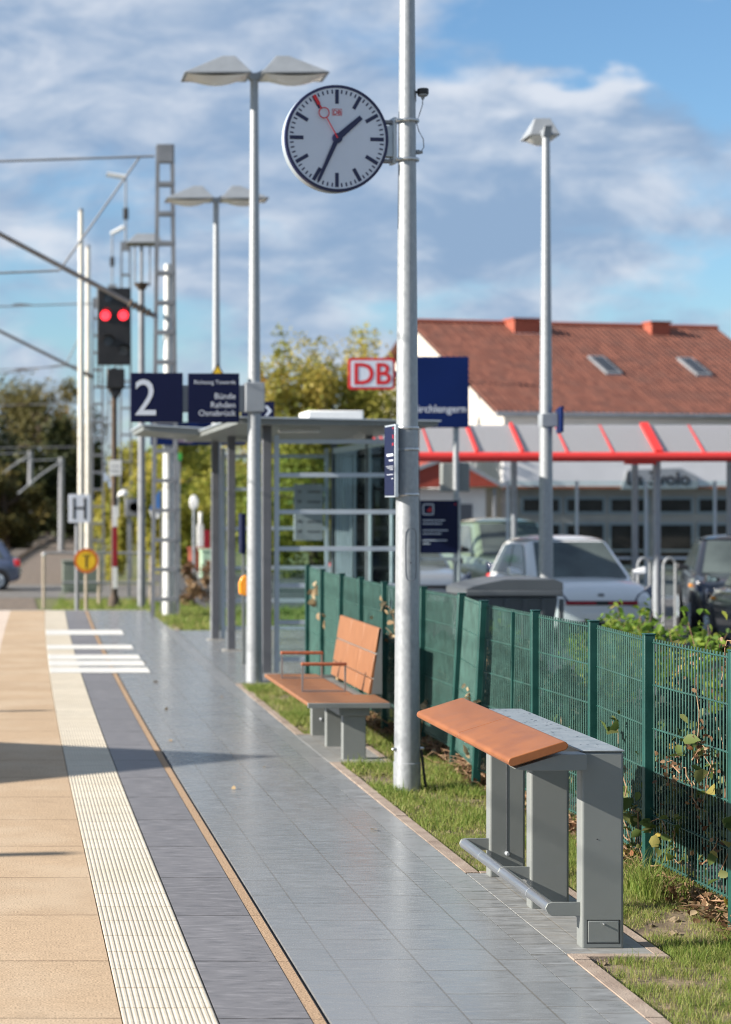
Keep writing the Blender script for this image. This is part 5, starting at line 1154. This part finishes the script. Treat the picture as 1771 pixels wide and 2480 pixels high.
B_ = lambda px, py: at(px, py, 62.0)
cantilever('far catenary arm below the near one crossing the pale posts', 62, [B_(225, 735), B_(0, 742), B_(-200, 746)], [B_(228, 915), B_(0, 802), B_(-190, 712)], [B_(200, 800), B_(160, 882)], [B_(160, 882), B_(0, 905), B_(-150, 912)])
for i, (px, py, Y, r, lab) in enumerate(((196, 510, 60, .085, 'taller of the two pale posts behind the H board'), (213, 598, 66, .088, 'shorter pale post just right of the taller one'))):
    x, y, z = at(px, py, Y); t = thing('pale_mast', lab, 'mast', (x, Y, -.6), 0, 'pale posts by the crossing'); b = MB(); b.tube([(0,0,-.2), (0,0,z+.6)], [r*1.15, r*.85], 14); b.build('shaft', M['pale_mast'], t)
    b = MB(); b.lathe([(r*.9, z+.58), (r*.9, z+.63), (r*.3, z+.68)], 14); b.build('cap', M['mast'], t)
for i, (px, Y, top, lab) in enumerate(((74, 118, 1092, 'dark catenary post left in the shade of the trees'), (149, 108, 1108, 'dark catenary post beside the H board'))):
    x, y, z = at(px, top, Y); t = thing('catenary_post', lab, 'mast', (x, Y, -.7), 0, 'dark catenary posts far along the line'); b = MB(); b.tube([(0,0,-.1), (0,0,z+.7)], [.19, .16], 10); b.build('shaft', M['mast'], t)
    b = MB(); b.tube([(0,-.1,z+.5), (-1.2,-.1,z-.3), (-2.4,-.1,z-1.3)], .05, 6); b.tube([(0,-.1,z+.6), (-2.5,-.1,z+.5)], .03, 6); b.build('arm', M['lamp_grey'], t)
for i, (px, py, Y, hd, lab) in enumerate(((305, 428, 70, -.62, 'thin tall antenna mast with a white arm at its top'), (272, 560, 85, -.05, 'shorter thin antenna mast with a tilted white arm'))):
    x, y, z = at(px, py, Y); t = lattice('antenna_mast', lab, (x, Y, -.6), z+.6-2.3, .42, .30, M['mast'], .95, 'antenna masts behind the signal')
    b = MB(); b.tube([(0,.1,z-1.8), (0,.1,z+.6)], .035, 8); b.build('top_rod', M['mast'], t); b = MB(); b.tube([(0,.1,z-.9), (0,.1,z-.5)], .10, 8); b.build('insulator', M['black'], t)
    b = MB(); b.tube([(0,.1,z+.6), (-.62 if i == 0 else .1,.1,z+.70), (-.68 if i == 0 else .50,.1,z+.72 if i == 0 else z+.82)] if i == 0 else [(-.05,.1,z+.50), (.50,.1,z+.80)], .085, 8); b.build('white_arm', M['white'], t)
def wires():
    for cx, lab in ((-2.55, 'overhead line above the nearer track'), (-6.6, 'overhead line above the farther track')):
        t = thing('overhead_line', lab, 'power line', (cx, 0, 5.0), 0, 'overhead lines of the railway'); O = (cx, 0, 5.0)
        ys = [-4 + 8*i for i in range(26)]
        b = MB(); b.tube([(cx+curve(y), y, 4.9) for y in ys], .009, 5); b.build('contact_wire', M['mast'], t, O)
        b = MB(); b.tube([(cx+curve(y), y, 6.35 - .5*math.sin(math.pi*(((y-35.7)/60) % 1))) for y in ys], .009, 5); b.build('carrier_wire', M['mast'], t, O)
    for py0, py1, Y, lab in ((742, 735, 80, 'upper thin cross wire at the left edge'), (905, 884, 95, 'lower thin cross wire above the dark trees'), (985, 975, 110, 'thin cross wire in front of the dark trees'), (1078, 1082, 112, 'lowest thin cross wire before the dark trees')):
        p, q = at(-420, py0+8, Y), at(215, py1, Y); t = thing('cross_wire', lab, 'wire', p, 0, 'cross wires over the tracks'); b = MB(); b.tube([p, ((p[0]+q[0])/2, Y, (p[2]+q[2])/2-.05), q], .028, 5); b.build('wire', M['mast'], t, p)
        b = MB(); m = at(60, (py0+py1)/2, Y); b.tube([(m[0]-.5, Y, m[2]), (m[0]-.2, Y, m[2]), (m[0]+.3, Y, m[2])], [.03, .07, .03], 6); b.build('insulator', M['rust'], t, p)
wires()
def rod_lamp():
    Y = 40.0; x, y, z = at(343, 592, Y); t = thing('old_lamp', 'old mast lamp with three rods under a flat hood', 'lamp post', (x, Y, -.2)); O = (x, Y, -.2); z2 = at(343, 693, Y)[2]
    b = MB(); b.tube([(x, Y, -.4), (x, Y, z2)], [.085, .06], 12); b.build('pole', M['mast'], t, O)
    b = MB(); b.tube([(x, Y, z2-.1), (x, Y, z2+.06)], [.05, .16], 12); b.build('collar', M['rust'], t, O)
    b = MB()
    for d, e in ((-.14, 0), (0, .12), (.17, 0)): b.tube([(x+d, Y+e, z2), (x+d, Y+e, z)], .016, 6)
    b.tube([(x, Y, z2), (x, Y, z)], .03, 6); b.build('rod', M['mast'], t, O)
    b = MB(); b.hexa([(x-.32, Y-.35, z), (x+.42, Y-.35, z), (x+.42, Y+.35, z), (x-.32, Y+.35, z)], [(x-.12, Y-.2, z+.20), (x+.30, Y-.2, z+.20), (x+.30, Y+.2, z+.20), (x-.12, Y+.2, z+.20)]); b.build('lamp_shade', M['lamp_grey'], t, O, .01)
rod_lamp()
def tall_post():
    Y = 36.15; x, y, z = at(408, 640, Y); t = thing('sign_pole', 'thick bright pole inside the lattice mast carrying a blue board', 'pole', (x, Y, -.02)); O = (x, Y, -.02)
    b = MB(); b.tube([(x, Y, -.1), (x, Y, 3.4), (x, Y, z)], [.112, .10, .085], 20); b.build('pole', M['galv_bright'], t, O)
    a, q = at(365, 1078, Y-.14), at(596, 1022, Y-.14); b = MB(); b.box(a[0], q[0], Y-.14, Y-.06, a[2], q[2]); p = b.build('board', M['blue'], t, O, .005)
    a, q = at(432, 1071, Y-.15), at(467, 1063, Y-.15); b = MB(); b.box(a[0], q[0], Y-.145, Y-.142, a[2], q[2]); b.build('mark', M['pinkwhite'], p, O)
M['galv_bright'] = mat('bright_galvanised', (.58,.60,.60), .5, .35, .06, 8); M['pinkwhite'] = mat('pale_pink_print', (.6,.42,.5), .5, 0, .05)
tall_post()
def signal():
    Y = 42.0; O = (*at(277, 1480, Y)[:2], -.25); t = thing('railway_signal', 'black railway signal with two lit red lamps on a rusty post', 'signal', O)
    X = lambda px: (px-CX)*Y/F; Z = lambda py: H-(py-CY)*Y/F
    b = MB(); b.box(X(235), X(317), Y-.05, Y+.10, Z(884), Z(697)); hd = b.build('head', M['black'], t, O, .03, 3)
    for px in (255, 298):
        b = MB(); b.lathe([(.105, Y-.055), (.105, Y-.075), (.04, Y-.085)], 20, (X(px), 0, Z(764)), 'y'); l = b.build('red_lamp', M['redlamp'], hd, O)
    for px, py in ((255, 764), (298, 764), (262, 722), (262, 826), (300, 850)):
        b = MB(); n = 10; r = .13; vs = []
        for k in range(n+1): a = math.pi*k/n; vs += [(X(px)+r*math.cos(a), Y-.05, Z(py)+r*math.sin(a)), (X(px)+r*math.cos(a), Y-.05-.22*math.sin(a)-.03, Z(py)+r*math.sin(a)*.95)]
        b.add(vs, [(2*k, 2*k+1, 2*k+3, 2*k+2) for k in range(n)]); b.build('hood', M['rust'] if px == 262 else M['black'], hd, O)
    for px, py in ((262, 722), (262, 826), (300, 850)):
        b = MB(); b.lathe([(.10, Y-.055), (.10, Y-.06)], 16, (X(px), 0, Z(py)), 'y'); b.build('dark_lens', M['win_dark'], hd, O)
    b = MB(); b.box(X(258), X(302), Y-.05, Y+.08, Z(942), Z(893)); b.prism([(X(262), Z(942)), (X(298), Z(942)), (X(283), Z(968)), (X(275), Z(968))], Y-.02, Y+.06); b.build('lower_unit', M['black'], t, O, .03)
    b = MB()
    for p0, p1 in (((238, 884), (238, 938)), ((238, 938), (316, 938)), ((316, 884), (316, 938))): b.bar((X(p0[0]), Y, Z(p0[1])), (X(p1[0]), Y, Z(p1[1])), .03)
    b.build('bracket_frame', M['rust'], t, O)
    b = MB(); b.tube([(X(277), Y+.06, -.4), (X(277), Y+.06, Z(890))], [.075, .06], 12); b.build('post', M['rust'], t, O)
    for y0, y1, m in ((1225, 1276, 'white'), (1277, 1332, 'red_dark'), (1333, 1372, 'red_dark'), (1373, 1425, 'white')):
        b = MB(); b.box(X(272), X(284), Y-.06, Y-.035, Z(y1)+.004, Z(y0)); b.build('mast_band', M[m], t, O)
    b = MB(); b.box(X(264), X(294), Y-.06, Y-.03, Z(1152), Z(1114)); p = b.build('number_plate', M['white'], t, O)
    b = MB(); b.box(X(270), X(288), Y-.064, Y-.061, Z(1141), Z(1139)); b.box(X(270), X(288), Y-.064, Y-.061, Z(1130), Z(1128)); b.build('plate_print', M['mast'], p, O, smooth=0)
    b = MB(); b.tube([(X(277), Y+.06, -.4), (X(277), Y+.06, -.05), (X(277), Y+.06, .10)], [.16, .14, .09], 10); b.build('foot', M['rust'], t, O)
signal()
def h_board():
    Y = 40.0; X = lambda px: (px-CX)*Y/F; Z = lambda py: H-(py-CY)*Y/F; O = (X(187), Y, -.15)
    t = thing('stop_board', 'square grey board with a black letter H on a thin post', 'sign', O)
    b = MB(); b.box(X(166), X(219), Y, Y+.03, Z(1266), Z(1197)); p = b.build('board', M['white_text'], t, O, .004)
    b = MB(); b.box(X(177), X(183), Y-.004, Y-.001, Z(1257), Z(1206)); b.box(X(203), X(209), Y-.004, Y-.001, Z(1257), Z(1206)); b.box(X(183), X(203), Y-.004, Y-.001, Z(1233.5), Z(1228)); b.build('letter', M['black'], p, O, smooth=0)
    b = MB(); b.tube([(X(187), Y+.06, -.4), (X(187), Y+.06, Z(1200))], .045, 10); b.build('post', M['mast'], t, O)
    Y2 = 39.2; X = lambda px: (px-CX)*Y2/F; Z = lambda py: H-(py-CY)*Y2/F; O = (X(209), Y2, -.1)
    t = thing('round_sign', 'round yellow sign with orange rim and black mark', 'sign', O)
    b = MB(); b.lathe([(.245, Y2), (.245, Y2+.02)], 40, (X(209), 0, Z(1358)), 'y'); p = b.build('rim', M['orange_rim'], t, O)
    b = MB(); b.lathe([(.185, Y2-.003), (.185, Y2-.001)], 40, (X(209), 0, Z(1358)), 'y'); b.build('face', M['yellow'], p, O)
    b = MB(); b.box(X(207), X(211), Y2-.007, Y2-.004, Z(1376), Z(1346)); b.box(X(199), X(219), Y2-.007, Y2-.004, Z(1346), Z(1344)); b.build('mark', M['black'], p, O, smooth=0)
    b = MB(); b.tube([(X(209), Y2+.05, -.4), (X(209), Y2+.05, Z(1345))], .035, 10); b.build('post', M['sandpost'], t, O)
M['sandpost'] = mat('sandy_post', (.38,.32,.25), .7, 0, .08)
h_board()
def railing():
    Y = 50.0; t = thing('handrail', 'grey two rail barrier beyond the platform end', 'railing', (2.3, Y, -.55)); O = (2.3, Y, -.55)
    b = MB(); a, q = at(106, 1339, Y), at(372, 1340, Y); b.tube([a, q], .03, 8); a, q = at(150, 1411, Y), at(372, 1411, Y); b.tube([a, q], .03, 8); b.build('rail', M['mast'], t, O)
    for px in (106, 240, 366):
        x = (px-CX)*Y/F; b = MB(); b.tube([(x, Y+.02, -.75), (x, Y+.02, at(px, 1338, Y)[2])], .04, 8); p = b.build('post', M['sandpost'], t, O)
        if px == 106: b = MB(); b.lathe([(.02, -.06), (.05, -.03), (.058, 0), (.05, .03), (.02, .06)], 14, (x, Y, at(px, 1344, Y)[2])); b.build('knob', M['glint'], p, O)  # pale shiny ball added to stand in for the glint at the rail end
M['glint'] = mat('glint_ball', (.85,.85,.82), .15, .6, .02)
railing()
def far_bits():
    def bx(name, label, cat, m, px0, px1, py0, py1, Y, d=.5, bev=.02, extra=None):
        a, q = at(px0, py1, Y), at(px1, py0, Y); O = ((a[0]+q[0])/2, Y, a[2]); t = thing(name, label, cat, O)
        b = MB(); b.box(a[0], q[0], Y, Y+d, a[2], q[2]); o = b.build('housing', m, t, O, bev); b = MB(); b.box(a[0]-.03, q[0]+.03, Y-.03, Y+d+.03, q[2]+.001, q[2]+.05); b.build('lid', m, t, O, .01)
        b = MB(); w = (q[0]-a[0]); b.box(a[0]+w*.1, a[0]+w*.48, Y-.012, Y, a[2]+.1, q[2]-.08); b.box(a[0]+w*.52, a[0]+w*.9, Y-.012, Y, a[2]+.1, q[2]-.08); b.build('door', m, t, O, .004); return t
    bx('equipment_cabinet', 'grey green cabinet behind the round yellow sign', 'cabinet', M['cabinet'], 152, 246, 1362, 1436, 53.0)
    bx('equipment_cabinet', 'small dark red box beyond the shelter', 'cabinet', M['brick'], 460, 496, 1330, 1385, 54.0)
    bx('equipment_cabinet', 'pale green box next to the dark red one', 'cabinet', M['mint'], 488, 516, 1335, 1400, 52.0)
    Y = 52.0; x, y, z = at(470, 1217, Y); t = thing('traffic_mirror', 'white oval mirror on a thin post beyond the shelter', 'mirror', (x, Y, -.3)); O = (x, Y, -.3)
    b = MB(); b.tube([(x, Y+.05, -.6), (x, Y+.05, z)], .035, 8); b.build('post', M['lamp_grey'], t, O); b = MB(); b.lathe([(.10, Y-.02), (.12, Y), (.12, Y+.03)], 20, (x, 0, z), 'y'); b.v = [(p[0], p[1], z+(p[2]-z)*1.7) for p in b.v]; b.build('glass', M['white'], t, O)
    x, y, z = at(486, 1240, Y+3); t = thing('marker_post', 'white marker post beside the oval mirror', 'post', (x, Y+3, -.4)); O = (x, Y+3, -.4); b = MB(); b.box(x-.09, x+.09, Y+3, Y+3.1, -.5, z-.35); b.tube([(x, Y+3.05, z-.36), (x, Y+3.05, z)], .06, 8); b.build('post', M['white'], t, O, .02)
    b = MB(); b.box(x+.10, x+.26, Y+3, Y+3.08, -.1, z-.5); b.build('red_plate', M['red_dark'], t, O)
    x, y, z = at(432, 1113, 47); t = thing('green_sign', 'small green sign on a pale post behind the lattice mast', 'sign', (x, 47, -.2)); O = (x, 47, -.2); b = MB(); b.bar((x, 47.05, -.5), (x, 47.05, z+.05), .09); b.build('post', M['lamp_grey'], t, O); b = MB(); b.box(x-.06, x+.08, 46.97, 47.0, z-.02, z+.16); b.build('plate', M['green'], t, O)
    Y = 54; x, y, z = at(322, 1228, Y); t = thing('crossing_light', 'level crossing light with black hood and white arm', 'signal', (x, Y, -.5)); O = (x, Y, -.5)
    b = MB(); b.bar((x-.1, Y+.1, -.7), (x-.1, Y+.1, z+.2), .09); b.build('post', M['mast'], t, O); b = MB(); b.box(x-.22, x+.17, Y-.05, Y+.08, z-.26, z+.24); bb = b.build('board', M['mast'], t, O, .02)
    b = MB(); b.lathe([(.13, Y-.06), (.14, Y-.22), (.12, Y-.22), (.11, Y-.06)], 18, (x+.02, 0, z), 'y'); b.build('hood', M['black'], bb, O)
    b = MB(); b.tube([(x-.15, Y+.1, z+.30), (x-.38, Y, z+.38), (x-.43, Y, z+.2), (x-.42, Y, z-.28)], .05, 8); b.lathe([(.02, z+.30), (.13, z+.33), (.13, z+.42), (.03, z+.48)], 14, (x-.25, Y, 0)); b.build('white_arm', M['white'], t, O)
    Y = 37; x, y, z = at(370, 1228, Y); t = thing('blue_flag_sign', 'small blue and white sign left of the bright pole', 'sign', (x, Y, -.1)); O = (x, Y, -.1); b = MB(); b.prism([(x-.07, z-.05), (x+.14, z-.12), (x+.14, z+.35), (x+.03, z+.15)], Y, Y+.02); b.build('plate', M['signblue'], t, O)
    b = MB(); b.prism([(x-.07, z-.055), (x+.14, z-.125), (x+.12, z-.22), (x-.03, z-.2)], Y, Y+.02); b.build('white_band', M['white'], t, O); b = MB(); b.bar((x+.16, Y+.03, -.2), (x+.16, Y+.03, z+.3), .03); b.build('post', M['mast'], t, O)
    # low green fence beyond the grass patch
    O = (5.2, 44, 0); t = thing('low_fence', 'low dark green fence beyond the grass patch', 'fence', O)
    b = MB()
    for i in range(60): x = 3.85 + i*.05; b.box(x, x+.008, 44, 44.008, -.35, .62)
    for z in (-.25, .1, .6): b.box(3.8, 6.85, 43.99, 44.0, z, z+.02)
    b.build('mesh_panel', M['fence'], t, O, smooth=0)
    for x in (3.8, 5.3, 6.85): b = MB(); b.box(x-.03, x+.03, 43.97, 44.03, -.5, .68); b.build('post', M['fence'], t, O)
M['mint'] = mat('mint_paint', (.45,.62,.45), .5, 0, .05); M['green'] = mat('green_film', (.05,.45,.08), .5, 0, .05); M['signblue'] = mat('light_blue_film', (.05,.18,.5), .5, 0, .05)
far_bits()
tree('shrub', 'dry brown shrub on the grass patch before the low fence', 'shrub', (4.05, 41.5, -.2), 1.15, .45, .4, .05, 900, .09, M['dead_leaf'], 201, None, 12, .03, .35)
# ------------------------------------------------------------------ across the tracks, left of the view: what throws the long shadows
def across():
    X = -9.0; k = .48; sy = L.y/L.x; tipx, tipy = 2.15, 16.25; zt = k*(tipx - X); yc = tipy - sy*(tipx - X)
    t = thing('shadow_hut', 'unseen gabled hut added across the tracks to cast the tapering shadow', 'hut', (X, yc, -.76)); hw = 2.3; ze = zt - hw*.94  # unseen hut, added and shaped for the triangular shadow on the platform
    b = MB(); b.prism([(yc-hw+.2, -.8), (yc+hw-.2, -.8), (yc+hw-.2, ze), (yc, zt-.1), (yc-hw+.2, ze)], X-3.0, X, 'x'); b.build('wall', M['render'], t, (X, yc, -.76))
    b = MB(); b.prism([(yc-hw, ze), (yc, zt-.15), (yc+hw, ze), (yc+hw, ze+.15), (yc, zt), (yc-hw, ze+.15)], X-3.2, X+.1, 'x'); b.build('roof', M['brick'], t, (X, yc, -.76))
    b = MB(); b.box(X+.001, X+.05, yc-.5, yc+.5, -.75, 1.4); b.build('door', M['db_grey_dark'], t, (X, yc, -.76))
    for tx, ty, lab in ((.30, 11.75, 'nearer thin post across the tracks'), (.34, 19.8, 'farther thin post across the tracks')):
        x = -8.6; z = k*(tx - x); y = ty - sy*(tx - x); t = thing('thin_post', lab, 'post', (x, y, -.76), 0, 'thin posts across the tracks'); b = MB(); b.tube([(0,0,0), (0,0,z+.76)], [.07, .06], 10); b.build('shaft', M['mast'], t); b = MB(); b.lathe([(.065, z+.76), (.05, z+.79)], 10); b.build('cap', M['black'], t)
across()
